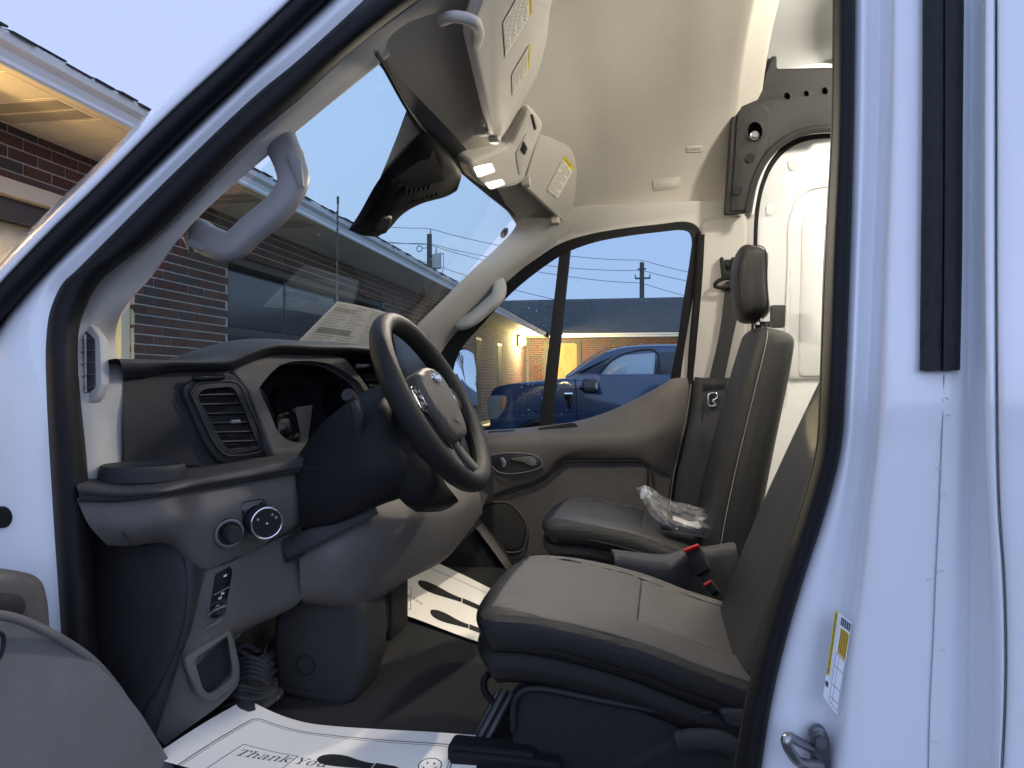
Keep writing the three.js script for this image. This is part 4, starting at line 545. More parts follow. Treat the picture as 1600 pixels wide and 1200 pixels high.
  part('belt_guide', plate(P([[1098, 600], [1134, 597], [1134, 609], [1098, 612]], (x, y) => B(x, y, 0.06)), { depth: 0.03, bevel: 0.004, round: 0.006, n: V(0, 0, 1) }), M.rubber, bl);
  part('belt_slot', plate(P([[1098, 614], [1140, 611], [1132, 680], [1094, 700]], (x, y) => B(x, y, 0.055)), { depth: 0.01, bevel: 0.002, round: 0.006, n: V(0, 0, 1) }), M.black, bl);
  part('belt_tongue', tube(P([[1108, 616], [1119, 615], [1120, 622], [1114, 626], [1118, 633], [1108, 634]], (x, y) => B(x, y, 0.07)), 0.0045, 40, 6, true), M.chrome, bl);
  part('height_adjuster', plate(P([[1205, 476], [1229, 476], [1226, 512], [1204, 512]], (x, y) => B(x, y, 0.10)), { depth: 0.03, bevel: 0.005, round: 0.008, n: V(0, 0, 1) }), M.composite);
  // composite frame behind the cab roof
  const arc = [[1300, 200], [1262, 204], [1225, 220], [1196, 248], [1178, 285], [1168, 333]];
  const NB = V(0, -0.2, 1);
  const cf = part('roof_frame', plate(P([[1132, 337], [1139, 235], [1143, 165], [1150, 145], [1187, 136], [1205, 88], [1214, 86], [1214, 107], [1330, 104], [1330, 198], ...arc], (x, y) => B(x, y, 0.10)), { depth: 0.06, bevel: 0.006, round: 0.01, n: NB, seg: 3, holes: [[1230, 150, 8, 9], [1260, 146, 7, 8], [1289, 142, 8, 9], [1180, 205, 17, 20]].map(([x, y, a, b]) => Array.from({ length: 10 }, (_, i) => B(x + a * Math.cos(i * 0.628), y + b * Math.sin(i * 0.628), 0.10))) }), M.composite);
  part('frame_step', plate(P([[1141, 330], [1148, 240], [1152, 172], [1192, 160], [1204, 175], [1200, 225], [1178, 275], [1164, 330]], (x, y) => B(x, y, 0.107)), { depth: 0.02, bevel: 0.006, round: 0.012, n: NB, holes: [Array.from({ length: 12 }, (_, i) => B(1180 + 15 * Math.cos(i * 0.5236), 205 + 18 * Math.sin(i * 0.5236), 0.107))] }), M.composite, cf);
  part('rivet_recess', merge([[1172, 247], [1152, 298]].map(([x, y]) => new THREE.CylinderGeometry(0.016, 0.016, 0.004, 16).rotateX(Math.PI / 2).translate(...B(x, y, 0.108).toArray()))), M.black, cf);
  part('socket', new THREE.CylinderGeometry(0.04, 0.045, 0.04, 20, 1, true).rotateX(Math.PI / 2).translate(...B(1180, 205, 0.085).toArray()), M.composite, cf);
  part('bolt', merge([new THREE.CylinderGeometry(0.011, 0.011, 0.03, 12).rotateX(Math.PI / 2).translate(...B(1179, 212, 0.07).toArray()), new THREE.TorusGeometry(0.014, 0.004, 6, 16).translate(...B(1179, 212, 0.08).toArray())]), M.steel, cf);
  part('frame_edge', tube(P(arc, (x, y) => B(x, y, 0.10)), 0.014, 40, 8), M.composite, cf);
  // white cargo side and sliding door beyond
  part('frame_backing', plate(P([[1160, 240], [1170, 160], [1215, 130], [1330, 125], [1330, 165], [1225, 172], [1198, 235]], (x, y) => B(x, y, 0.06)), { depth: 0.01, bevel: 0, round: 0.01, n: NB }), M.black, cf);
  part('cargo_wall', sheet([[0.60, -0.93], [1.34, -0.93], [1.36, -0.928], [2.46, -0.708]].map(([y, z]) => [0.275, 1, 2, 3.45].map((x) => V(x, y, z))), { nu: 12, nv: 3, lin: true }), M.paintIn);
  const sd = grp('sliding_door');
  const sdArc = [[1330, 210], [1262, 215], [1230, 229], [1206, 254], [1190, 288], [1181, 333], [1178, 400], [1175, 520], [1173, 592]];
  part('door_panel', plate(P([...sdArc, [1480, 592], [1480, 210]], (x, y) => B(x, y, 0.004)), { depth: 0.012, bevel: 0.003, round: 0.03, n: NB }), M.paintIn, sd);
  part('door_panel', box(1.2, 0.68, 0.012, 0.90, 1.005, -0.915), M.paintIn, sd);
  part('door_seal', tube(P(sdArc, (x, y) => B(x, y, 0.006)), 0.011, 60, 8), M.rubber, sd);
  part('door_flange', tube(P([[1330, 203], [1258, 208], [1224, 223], [1200, 250], [1184, 287], [1174, 335]], (x, y) => B(x, y, 0.03)), 0.009, 50, 8), M.paintIn, sd);
  part('pressed_panel', plate(P([[1246, 590], [1251, 420], [1252, 350], [1262, 332], [1300, 345], [1420, 400], [1420, 590]], (x, y) => B(x, y, 0.010)), { depth: 0.02, bevel: 0.01, round: 0.03, n: NB, seg: 4 }), M.paintIn, sd);
  part('pressed_rib', merge([tube(P([[1225, 640], [1232, 420], [1236, 340], [1256, 300], [1300, 288]], (x, y) => B(x, y, 0.004)), 0.007, 50, 8), tube(P([[1230, 640], [1270, 660], [1300, 655]], (x, y) => B(x, y, 0.004)), 0.006, 30, 8)]), M.paintIn, sd);
  for (const q of [[[1230, 250], [1262, 243], [1270, 252], [1262, 260], [1236, 268], [1231, 262]], [[1196, 322], [1204, 316], [1209, 324], [1206, 337], [1197, 338]]]) part('pressed_panel', plate(P(q, (x, y) => B(x, y, 0.008)), { depth: 0.012, bevel: 0.004, round: 0.01, n: NB }), M.paintIn, sd);
  // lamp on the cargo roof
  const cl = part('cargo_lamp', rbox(0.26, 0.025, 0.09, 0.9, 2.44, 0.0, 0.01), M.visor);
  part('lamp_lens', rbox(0.22, 0.012, 0.07, 0.9, 2.424, 0.0, 0.005), std([0.9, 0.88, 0.8], 0.4, { emissive: C(1, 0.92, 0.76), emissiveIntensity: 5 }), cl);
  const l = new THREE.PointLight(C(1, 0.935, 0.82), CARGO_LAMP); l.position.set(0.9, 2.375, 0); l.shadow.radius = 3; l.castShadow = true; VAN.add(l);
}
// ───────── dashboard ─────────
const DX = [[0.95, -1.02], [0.82, -0.98], [0.67, -0.93], [0.53, -0.86], [0.40, -0.80], [0.25, -0.74], [0.0, -0.70], [-0.95, -0.70]];
const xf = (z) => { for (let i = 0; i < DX.length - 1; i++) if (z >= DX[i + 1][0]) { const f = (DX[i][0] - z) / (DX[i][0] - DX[i + 1][0]); return DX[i][1] + (DX[i + 1][1] - DX[i][1]) * f; } return -0.7; };
const F = (px, py, o = 0) => at(px, py, (p) => p.x - xf(p.z) - o, 0.8, 4);    // on the dash face, o towards the seats
{
  const lipB = [[193, 592], [230, 588], [262, 581], [330, 579], [359, 577], [389, 566], [427, 553], [500, 554], [579, 557]];
  const lipM = [[190, 575], [230, 574], [264, 569], [330, 568], [360, 567], [392, 554], [430, 543], [500, 545], [579, 549]];
  const lipT = [[186, 562], [230, 563], [266, 564], [330, 564], [361, 561], [394, 548], [433, 538], [500, 540], [579, 544]];
  const tail = (y, o) => [V(-0.69 - o, y + 0.0, 0.1), V(-0.72 - o, y - 0.01, -0.25), V(-0.86 - o, y - 0.04, -0.80)];
  const q = (l, o, y, oo) => [...P(l, (x, yy) => F(x, yy, o)), ...tail(y, oo)];
  const T = q(lipT, 0.03, 1.42, 0.0);
  const top = part('dash_top', sheet([q(lipB, 0.0, 1.385, 0.03), q(lipM, 0.03, 1.40, 0.0), T, T.map((p, i) => p.clone().add(V(-0.05, i > 3 ? 0.012 : -0.004, -0.01))), T.map((p, i) => p.clone().add(V(-0.14, i > 3 ? 0.006 : -0.02, -0.02))), T.map((p, i) => V(Math.min(-1.16, p.x - 0.22) + 0.1 * (p.z / 0.9) ** 2, 1.365, p.z * 1.0))], { nu: 110, nv: 5 }), M.dashTop);
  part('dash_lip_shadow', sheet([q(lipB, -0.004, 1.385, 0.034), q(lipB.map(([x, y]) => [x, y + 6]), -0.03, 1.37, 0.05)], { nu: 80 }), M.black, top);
  // face between the pad and the shelf
  const fb = [[193, 724], [230, 726], [280, 727], [330, 727], [360, 725], [400, 722], [427, 716], [470, 712], [520, 706]];
  const faceT = lipB.slice(0, 9).map(([x, y]) => [x, y + 2]);
  part('dash_face', sheet([P(faceT.slice(0, 6), (x, y) => F(x, y, -0.012)), P(faceT.slice(0, 6).map(([x, y], i) => [x + (fb[i][0] - x) * 0.5, (y + fb[i][1]) / 2]), (x, y) => F(x, y, -0.004)), P(fb.slice(0, 6), (x, y) => F(x, y, -0.008))], { nu: 50, nv: 10 }), M.dash);
  // vent
  const vF = [[298, 614], [309, 600], [330, 598], [362, 596], [374, 601], [388, 630], [414, 696], [412, 703], [366, 712], [352, 710], [338, 696]].map(([x, y]) => F(x, y, 0.022));
  const vH = [[305, 619], [314, 606], [332, 603], [360, 601], [369, 606], [382, 634], [406, 694], [404, 699], [366, 706], [355, 704], [344, 692]].map(([x, y]) => F(x, y, 0.022));
  const vent = part('air_vent', plate(vF, { depth: 0.02, bevel: 0.004, round: 0.012, holes: [vH], seg: 3 }), M.dash);
  part('duct', plate(vH, { depth: 0.004, bevel: 0, round: 0.01 }).translate(-0.022, 0, -0.010), M.black, vent);
  for (let k = 0; k < 6; k++) { const f = (k + 0.75) / 6.6, y = 606 + f * 96, xl = 303 + f * 45 + (k === 0 ? 4 : 0), xr = 373 + f * 35; part('slat', sheet([[F(xl, y + 1, 0.018), F(xr, y - 1, 0.018)], [F(xl, y + 4, 0.004), F(xr, y + 2, 0.004)]], { nu: 2, thick: 0.0025 }), M.dash, vent); }
  part('vent_tab', rbox(0.022, 0.008, 0.012, 0, 0, 0, 0.003).applyMatrix4(frameOf(F(367, 659, 0.024), V(1, 0.1, 0.5))), M.grey, vent);
  part('thumb_wheel', sweep([F(302, 591, 0.016), F(320, 591, 0.024), F(348, 589, 0.018)], 0.008, 0.006, { n: 14, m: 10 }), M.gloss, vent);
  part('vent_trim', tube([...vF.map((p) => p.clone()), vF[0]], 0.0022, 80, 6), M.lowerDark, vent);
  // panel with the vent and bezel seam
  part('vent_panel', plate([[285, 612], [296, 594], [362, 580], [385, 606], [404, 650], [418, 690], [425, 712], [350, 724], [338, 718], [318, 690], [298, 640]].map(([x, y]) => F(x, y, 0.012)), { depth: 0.014, bevel: 0.004, round: 0.02, seg: 3, holes: [vF.map((p) => p.clone().lerp(vF.reduce((a, b) => a.add(b.clone()), V(0, 0, 0)).divideScalar(vF.length), 0.06))] }), M.dash);
  // instrument hood
  const A0 = F(402, 605, 0.01), B0 = F(565, 600, 0.02), up0 = V(-0.28, 1, 0).normalize(), nb = B0.clone().sub(A0).normalize().cross(up0).normalize(); if (nb.dot(EYE.clone().sub(A0)) < 0) nb.negate();
  const Bz = (x, y, o = 0) => atPl(x, y, A0.clone().addScaledVector(nb, o), nb);
  const open = [[400, 606], [419, 582], [436, 567], [456, 561], [486, 560.5], [515, 565], [541, 579], [562, 594], [580, 622], [588, 650], [560, 690], [504, 688], [466, 696], [444, 689], [430, 674], [418, 645]];
  const bz = part('cluster_bezel', plate([[362, 579], [389, 565], [427, 552], [500, 553], [535, 556], [552, 572], [590, 625], [600, 670], [560, 705], [470, 712], [428, 714], [419, 690], [406, 652], [389, 611]].map(([x, y]) => Bz(x, y)), { depth: 0.03, bevel: 0.005, round: 0.012, n: nb, holes: [open.map(([x, y]) => Bz(x, y))], seg: 3 }), M.bezel);
  const oc = [490, 630], ow = open.map(([x, y]) => Bz(x, y, -0.004)), oin = open.map(([x, y]) => Bz(oc[0] + (x - oc[0]) * 0.93 + 4, oc[1] + (y - oc[1]) * 0.93 - 3, -0.16));
  part('hood_tunnel', sheet([[...ow, ow[0]], [...oin, oin[0]]], { nu: 80, nv: 4 }), M.lowerDark, bz);
  part('cluster', plate(oin, { depth: 0.01, bevel: 0, round: 0.01, n: nb }), M.black, bz);
  const dial = (x, y, r, nm, m) => part(nm, new THREE.CylinderGeometry(r, r * 1.05, 0.03, 40).rotateX(Math.PI / 2).applyMatrix4(frameOf(Bz(x, y, -0.14), nb, up0)), m, bz);
  dial(455, 635, 0.055, 'gauge', M.gloss); dial(535, 628, 0.055, 'gauge', M.gloss);
  part('cluster_screen', plate([[432, 648], [462, 640], [472, 682], [448, 694], [436, 680]].map(([x, y]) => Bz(x, y, -0.06)), { depth: 0.02, bevel: 0.004, round: 0.012, n: nb }), M.gloss, bz);
  part('cluster_shroud', plate([[462, 636], [490, 632], [482, 690], [470, 694]].map(([x, y]) => Bz(x, y, -0.065)), { depth: 0.02, bevel: 0.004, round: 0.006, n: nb }), M.lower, bz);
  // centre vent and stack
  const st = part('centre_stack', plate([[537, 556], [579, 556], [640, 556], [700, 640], [740, 720], [735, 790], [640, 790], [600, 670], [590, 628], [553, 572]].map(([x, y]) => F(x, y, -0.02)), { depth: 0.05, bevel: 0.006, round: 0.01, n: V(1, 0.15, 0.1) }), M.dash);
  const cv = part('air_vent', plate([[566, 584], [590, 583], [604, 608], [584, 614]].map(([x, y]) => F(x, y, 0.0)), { depth: 0.012, bevel: 0.002, round: 0.004, n: V(1, 0.15, 0.2) }), M.black);
  for (let k = 0; k < 2; k++) part('slat', bar(F(571 + k * 5, 594 + k * 9, 0.004), F(597 + k * 5, 593 + k * 9, 0.004), 0.0028), M.dash, cv);
  part('thumb_wheel', sweep([F(556, 572, 0.004), F(566, 572, 0.014), F(576, 571, 0.004)], 0.006, 0.006, { n: 12, m: 10 }), M.grey, cv);
  const sx = -0.60, SX = (x, y, o = 0) => atX(x, y, sx + o), scr = part('touch_screen', plate([[612, 508], [676, 521], [690, 640], [622, 640]].map(([x, y]) => SX(x, y)), { depth: 0.03, bevel: 0.004, round: 0.008, n: V(1, 0.1, 0) }), M.rubberDull);
  part('screen_glass', plate([[618, 514], [672, 526], [684, 632], [626, 634]].map(([x, y]) => SX(x, y, 0.003)), { depth: 0.004, bevel: 0.001, round: 0.004, n: V(1, 0.1, 0) }), phys([0.012, 0.012, 0.014], 0.25, { specularIntensity: 0.3 }), scr);
  // rest of the dash on the passenger side
  part('passenger_dash', sheet([V(-0.70, 1.39, 0.1), V(-0.66, 1.28, 0.1), V(-0.72, 1.15, 0.1), V(-0.76, 0.98, 0.1), V(-0.9, 0.9, 0.1)].map((p) => [0.12, -0.1, -0.4, -0.7, -0.84].map((z) => V(p.x - (z < -0.6 ? 0.1 : 0), p.y, z))), { nu: 20, nv: 5, thick: 0.02 }), M.dash);
  // shelf with the cup ring
  const bk = [[136, 735, 1.178], [200, 724, 1.182], [300, 726, 1.182], [409, 720, 1.19], [486, 712, 1.20]], ft = [[122, 757, 1.184], [187, 764, 1.175], [246, 762, 1.175], [304, 750, 1.178], [479, 719, 1.192]], fbm = [[123, 783, 1.135], [187, 784, 1.14], [246, 777, 1.146], [304, 767, 1.15], [480, 737, 1.166]];
  const f1 = P(ft, (x, y, h) => atY(x, y, h)); f1.forEach((p) => { p.z = Math.min(p.z, 0.97); });
  const yq = (p, px, py) => atZ(px, py, p.z - 0.004);
  const b1 = P(bk, (x, y, h) => atY(x, y, h)), f2 = fbm.map(([x, y], i) => yq(f1[i], x, y)), f1m = ft.map(([x, y], i) => atZ(x, y, f1[i].z));
  const back = b1.map((p) => p.clone().add(V(-0.06, 0, -0.03)));
  const shf = part('dash_shelf', sheet([back, b1.map((p) => p), f1m.map((p, i) => p.clone().lerp(b1[i], 0.12)), f1m.map((p) => p.clone().add(V(0, -0.004, 0.003))), f1m.map((p, i) => p.clone().lerp(f2[i], 0.45).add(V(0.004, 0, 0.004))), f2, f2.map((p) => p.clone().add(V(-0.05, 0.0, -0.03)))], { nu: 60, nv: 4 }), M.dashTop);
  part('shelf_seam', tube(f1m.map((p, i) => p.clone().lerp(f2[i], 0.5).add(V(0.006, 0, 0.005))), 0.0015, 50, 5), M.black, shf);
  const rc = atY(232, 735, 1.19), ringPts = []; for (let i = 0; i <= 7; i++) ringPts.push(new THREE.Vector2([0.070, 0.072, 0.0755, 0.078, 0.0775, 0.074, 0.070, 0.066][i], [-0.01, 0.006, 0.014, 0.016, 0.020, 0.024, 0.022, -0.01][i]));
  const cup = part('cup_ring', new THREE.LatheGeometry([[0.084, -0.014], [0.083, 0.002], [0.080, 0.011], [0.0765, 0.0135], [0.073, 0.011], [0.070, 0.002], [0.068, -0.03]].map((p) => new THREE.Vector2(...p)), 56).scale(0.9, 1.0, 0.7).rotateY(0.25).translate(rc.x + 0.012, rc.y + 0.002, rc.z + 0.03), M.dash, shf);
  part('cup_well', new THREE.CylinderGeometry(0.068, 0.066, 0.004, 40).scale(0.9, 1, 0.7).rotateY(0.25).translate(rc.x + 0.012, rc.y - 0.004, rc.z + 0.03), M.black, cup);
  // fascia under the shelf
  const ga = f2.map((p) => p.clone().add(V(-0.012, 0.003, -0.008)));
  const fz = [0.93, 0.905, 0.865, 0.79, 0.595], mB = [[140, 822], [200, 826], [262, 818], [322, 812], [466, 775]].map(([x, y], i) => atZ(x, y, fz[i])), mC = [[168, 852], [205, 853], [262, 849], [322, 892], [466, 822]].map(([x, y], i) => atZ(x, y, fz[i] - [0.03, 0.03, 0.03, 0.02, 0.01][i]));
  mB.forEach((p, i) => p.add(EYE.clone().sub(p).normalize().multiplyScalar([0.0, 0.01, 0.015, 0.012, 0.006][i])));
  const fa = part('switch_fascia', sheet([ga, mB, mC, mC.map((p) => p.clone().add(V(-0.03, 0.0, -0.02)))], { nu: 60, nv: 8 }), M.lower);
  const knobN = V(0.75, -0.05, 0.66).normalize(), kz = (x, y, o) => atZ(x, y, 0.752).addScaledVector(knobN, o + 0.016);
  const tb = part('trailer_knob', new THREE.CylinderGeometry(0.024, 0.026, 0.012, 28).rotateX(Math.PI / 2).applyMatrix4(frameOf(kz(354, 830, -0.004), knobN)), M.gloss, fa); part('knob', new THREE.CylinderGeometry(0.014, 0.015, 0.03, 20).rotateX(Math.PI / 2).applyMatrix4(frameOf(kz(357, 829, 0.012), knobN)), M.dash, tb); part('knob_rim', new THREE.TorusGeometry(0.024, 0.003, 8, 32).applyMatrix4(frameOf(kz(354, 830, 0.003), knobN)), M.grey, tb);
  const kz2 = (x, y, o) => atZ(x, y, 0.69).addScaledVector(knobN, o + 0.022);
  const hl = part('light_switch', plate([[371, 795], [382, 784], [416, 780], [421, 800], [414, 832], [400, 840], [376, 843], [371, 830]].map(([x, y]) => atPl(x, y, kz2(396, 810, 0), knobN)), { depth: 0.012, bevel: 0.003, round: 0.008, n: knobN }), M.gloss, fa);
  part('knob', new THREE.CylinderGeometry(0.029, 0.031, 0.022, 36).rotateX(Math.PI / 2).applyMatrix4(frameOf(kz2(402, 810, 0.012), knobN)), M.rubberDull, hl);
  part('knob_ring', new THREE.TorusGeometry(0.0295, 0.0022, 8, 44).applyMatrix4(frameOf(kz2(405, 810, 0.0228), knobN)), M.chrome, hl);
  part('knob_face', new THREE.CircleGeometry(0.028, 36).applyMatrix4(frameOf(kz2(405, 810, 0.0236), knobN)), std([1, 1, 1], 0.35, { map: canvasTex(128, 128, (k) => { k.fillStyle = '#141415'; k.fillRect(0, 0, 128, 128); k.fillStyle = '#c8c8c8'; k.font = 'bold 15px sans-serif'; k.textAlign = 'center'; [['O', -60], ['⊲', -30], ['☼', 0], ['A', 30], ['D', 60]].forEach(([c, a]) => k.fillText(c, 64 + 46 * Math.sin(a * 0.01745), 64 - 42 * Math.cos(a * 0.01745) + 6)); k.beginPath(); k.arc(64, 66, 5, 0, 7); k.fill(); }) }), hl);
  part('icon', new THREE.CircleGeometry(0.0035, 10).applyMatrix4(frameOf(kz2(380, 822, 0.001), knobN)), M.stitch, hl);
  // knee panel, lower sides
  const LC = [[318, 893, .775], [309, 930, .775], [296, 985, .775], [276, 1040, .775], [238, 1103, .775], [226, 1135, .775]], RC = [[466, 824, .56], [466, 880, .58], [470, 937, .58], [368, 1000, .66], [372, 1068, .70], [258, 1165, .77]];
  const la = P(LC, atZ), lc = P(RC, atZ);
  const kp = part('knee_panel', sheet([la, la.map((p, i) => p.clone().lerp(lc[i], 0.18).add(V(0.014, 0, 0.006))), la.map((p, i) => p.clone().lerp(lc[i], 0.6).add(V(0.008, 0, 0.004))), lc], { nu: 50, nv: 8, lin: false }), M.lower);
  part('knee_step', sweep(P([[425, 826, .585], [420, 860, .60], [405, 910, .615], [385, 955, .63], [366, 992, .648]], (x, y, z) => atZ(x, y, z + 0.012)), 0.012, 0.006, { n: 30, m: 10, up: V(0, 0, 1) }), M.lower, kp);
  part('panel_seam', tube(P([[322, 894], [360, 872], [400, 853], [440, 834], [466, 822]], (x, y) => atZ(x, y, 0.60 + (466 - x) * 0.0009).addScaledVector(knobN, 0.012)), 0.002, 40, 6), M.black, kp);
  const sb = part('switch_bank', plate([[337, 898], [361, 885], [364, 892], [352, 962], [330, 968], [329, 955]].map(([x, y]) => atPl(x, y, atZ(345, 925, 0.75), V(0.8, -0.1, 0.6))), { depth: 0.012, bevel: 0.002, round: 0.005, n: V(0.8, -0.1, 0.6) }), M.gloss, kp);
  const wp = (x, y, o = 0) => atPl(x, y, atZ(345, 925, 0.75).add(V(0.8, -0.1, 0.6).normalize().multiplyScalar(0.001 + o)), V(0.8, -0.1, 0.6));
  for (const [y, k] of [[900, 0], [928, 1], [935, 2], [948, 3]]) part('switch_mark', plate([[350 - k * 4, y - 1.6], [355 - k * 4, y - 3.2], [354 - k * 4, y + 0.6], [349 - k * 4, y + 2]].map(([x, yy]) => wp(x, yy)), { depth: 0.001, bevel: 0, round: 0.0006, n: V(0.8, -0.1, 0.6) }), M.stitch, sb);
  part('switch_gap', bar(wp(334, 930), wp(358, 917), 0.0012), M.grey, sb); part('release_lever', sweep([wp(326, 960, 0.004), wp(336, 952, 0.01), wp(352, 945, 0.004)], 0.006, 0.003, { n: 14, m: 8 }), M.steel, sb);
  part('lever_catch', sweep([wp(322, 982, 0.003), wp(333, 976, 0.006), wp(344, 967, 0.003)], 0.007, 0.004, { n: 12, m: 8 }), M.lower, kp);
  // storage cubby
  const cn = V(0.8, 0.1, 0.6).normalize(), cp = (x, y, o = 0) => atPl(x, y, atZ(335, 1040, 0.745).addScaledVector(cn, o), cn);
  const cub = part('cubby_frame', plate([[285, 1030], [352, 984], [364, 984], [376, 1040], [376, 1056], [366, 1074], [338, 1096], [322, 1096], [308, 1086]].map(([x, y]) => cp(x, y)), { depth: 0.04, bevel: 0.006, round: 0.016, n: cn, seg: 3, holes: [[[297, 1028], [354, 988], [360, 990], [369, 1046], [366, 1062], [334, 1088], [322, 1089], [312, 1080]].map(([x, y]) => cp(x, y))] }), M.lower);
  part('cubby_well', plate([[288, 1026], [354, 984], [372, 1046], [368, 1066], [334, 1092], [310, 1084]].map(([x, y]) => cp(x, y, -0.025)), { depth: 0.01, bevel: 0, round: 0.01, n: cn }), std([0.008, 0.008, 0.012], 0.8), cub);
  // dark end panel towards the door
  part('dash_end_panel', sheet([P([[128, 788, .80], [130, 860, .80], [140, 960, .80], [160, 1080, .80], [190, 1230, .80]], atZ), P([[190, 852, .81], [205, 900, .812], [220, 980, .812], [215, 1080, .81], [215, 1230, .80]], atZ), P([[290, 848, .80], [296, 900, .805], [286, 980, .805], [258, 1060, .80], [226, 1180, .79]], atZ), P([[322, 888, .775], [311, 930, .778], [298, 985, .778], [278, 1040, .778], [228, 1200, .78]], atZ)], { nu: 40, nv: 6, thick: 0.01 }), M.lowerDark);
  part('panel_seam', tube(P([[284, 858], [291, 900], [291, 945], [281, 1000], [258, 1055], [226, 1110], [222, 1122]], (x, y) => atZ(x, y, 0.8065)), 0.0011, 40, 5), M.black);
  part('fascia_seam', tube(P([[172, 790], [182, 815], [196, 838], [207, 852]], (x, y) => atZ(x, y, 0.913)), 0.0011, 30, 5), M.black);
  // column cover and lower bulge
  const up = [[464, 824, .57], [500, 800, .55], [560, 770, .50], [620, 750, .38], [690, 735, .22], [738, 735, .12]], md = [[468, 885, .60], [515, 872, .60], [570, 845, .55], [640, 815, .44], [712, 800, .26], [750, 775, .13]], lo = [[472, 938, .57], [520, 944, .54], [563, 946, .50], [630, 906, .40], [700, 868, .24], [754, 800, .12]], un = [[500, 930, .45], [540, 930, .40], [580, 930, .36], [640, 890, .3], [700, 850, .15], [750, 795, .08]];
  part('column_cover', sheet([P(up, atZ), P(md, atZ), P(lo, atZ), P(un, (x, y, z) => atZ(x, y, z - 0.05))], { nu: 60, nv: 8 }), M.lower);
  part('cover_recess', plate([[444, 862], [488, 850], [470, 872], [452, 880], [445, 878]].map(([x, y]) => atZ(x, y, 0.615)), { depth: 0.006, bevel: 0.001, round: 0.006, n: V(0.3, -0.3, 1) }), M.black);
  part('cover_flap', sweep(P([[446, 858, .612], [490, 838, .605], [540, 812, .58], [585, 790, .55]], atZ), 0.02, 0.008, { n: 20, m: 10, up: V(0, 0.3, 1) }), M.lowerDark);
  const shr = part('column_shroud', sheet([
    P([[468, 708, .56], [500, 665, .56], [545, 628, .55], [580, 606, .53], [600, 600, .5]], atZ), P([[462, 735, .60], [505, 700, .605], [560, 660, .60], [600, 640, .58], [628, 640, .54]], atZ), P([[466, 790, .62], [520, 765, .63], [580, 735, .63], [630, 725, .60], [665, 740, .55]], atZ), P([[472, 830, .60], [530, 812, .61], [590, 785, .60], [640, 770, .57], [680, 770, .5]], atZ), P([[500, 828, .50], [540, 810, .5], [600, 785, .5], [650, 770, .47], [690, 765, .42]], atZ)], { nu: 40, nv: 7 }), M.shroud);
  part('shroud_seam', tube(P([[515, 668, .575], [517, 700, .60], [514, 726, .615], [480, 735, .61]], (x, y, z) => atZ(x, y, z + 0.006)), 0.0016, 30, 5), M.black, shr);
  const pod = part('column_pod', sheet([P([[570, 640, .53], [580, 620, .53], [600, 608, .5], [625, 610, .45]], atZ), P([[572, 665, .575], [592, 650, .58], [620, 645, .56], [650, 650, .5]], atZ), P([[585, 720, .60], [620, 712, .60], [660, 720, .57], [690, 745, .5]], atZ), P([[625, 780, .58], [655, 785, .57], [690, 785, .52], [715, 780, .45]], atZ), P([[650, 800, .5], [680, 800, .48], [700, 795, .42], [715, 785, .38]], atZ)], { nu: 30, nv: 7 }), M.shroud);
  // wiper / turn stalk
  const sk = part('stalk', sweep(P([[548, 622, .62], [556, 640, .62], [560, 665, .61], [561, 684, .595]], atZ), (u) => 0.0105 + 0.002 * u, (u) => 0.0105 + 0.002 * u, { n: 20, m: 12, up: V(0, 0, 1) }), M.dash);
  part('stalk_knob', sweep(P([[543, 616, .635], [548, 622, .622], [553, 632, .615]], atZ), 0.0135, 0.0135, { n: 10, m: 14, up: V(0, 0, 1) }), M.lowerDark, sk);
  part('stalk_boot', rbox(0.03, 0.034, 0.03, ...atZ(562, 676, .58).toArray(), 0.012, 3), M.dash, sk);
  // gear selector beside the wheel
  const gs = part('gear_selector', plate([[678, 742], [692, 741], [734, 770], [735, 786], [720, 796]].map(([x, y]) => atZ(x, y, 0.16)), { depth: 0.05, bevel: 0.005, round: 0.006, n: V(0.5, 0.4, 1) }), M.gloss);
  for (let k = 0; k < 4; k++) part('gear_mark', rbox(0.008, 0.003, 0.003, ...atZ(693 + k * 8, 745 + k * 6, 0.168).toArray(), 0.001), M.stitch, gs);
  part('console_edge', sweep(P([[752, 768, .1], [742, 790, .11], [724, 820, .12], [700, 852, .14]], atZ), 0.02, 0.012, { n: 20, m: 10, up: V(0, 0, 1) }), M.doorTrim);
  // foot-well: lower cover, pedal, parking brake boot
  const fc = part('footwell_cover', plate([[428, 955], [470, 925], [560, 935], [569, 955], [572, 1010], [570, 1045], [556, 1095], [535, 1112], [505, 1108], [425, 1085], [420, 1000]].map(([x, y]) => atZ(x, y, 0.52)), { depth: 0.14, bevel: 0.025, round: 0.02, seg: 5, n: V(0, 0, 1) }), grained([0.030, 0.029, 0.028], 0.65));
  part('cover_mark', new THREE.TorusGeometry(0.021, 0.0014, 6, 36).translate(...atZ(477, 1039, 0.524).toArray()), M.black, fc);
  part('pedal', merge([rbox(0.05, 0.18, 0.07, ...atZ(592, 930, 0.36).toArray(), 0.015), bar(atZ(590, 880, 0.36), atZ(592, 930, 0.36), 0.012)]), M.rubberDull);
  part('pedal_bracket', rbox(0.02, 0.2, 0.12, ...atZ(619, 925, 0.3).toArray(), 0.006), M.rubber);
  part('under_dash', box(0.12, 0.6, 1.5, -1.12, 0.95, 0.0), M.black);
  const bootP = []; for (let i = 0; i <= 30; i++) { const row = []; for (let j = 0; j <= 24; j++) { const u = i / 30, a = j / 24 * 2 * Math.PI, c = atZ(392, 1092 - u * 78, 0.60), r = (0.062 - 0.03 * u) * (1 + 0.10 * Math.sin(a * 5 + u * 9) + 0.14 * Math.sin(u * 34)); row.push(V(c.x + r * Math.cos(a) * 0.9, c.y + 0.008 * Math.sin(a * 3), c.z - r * Math.sin(a))); } bootP.push(row); }
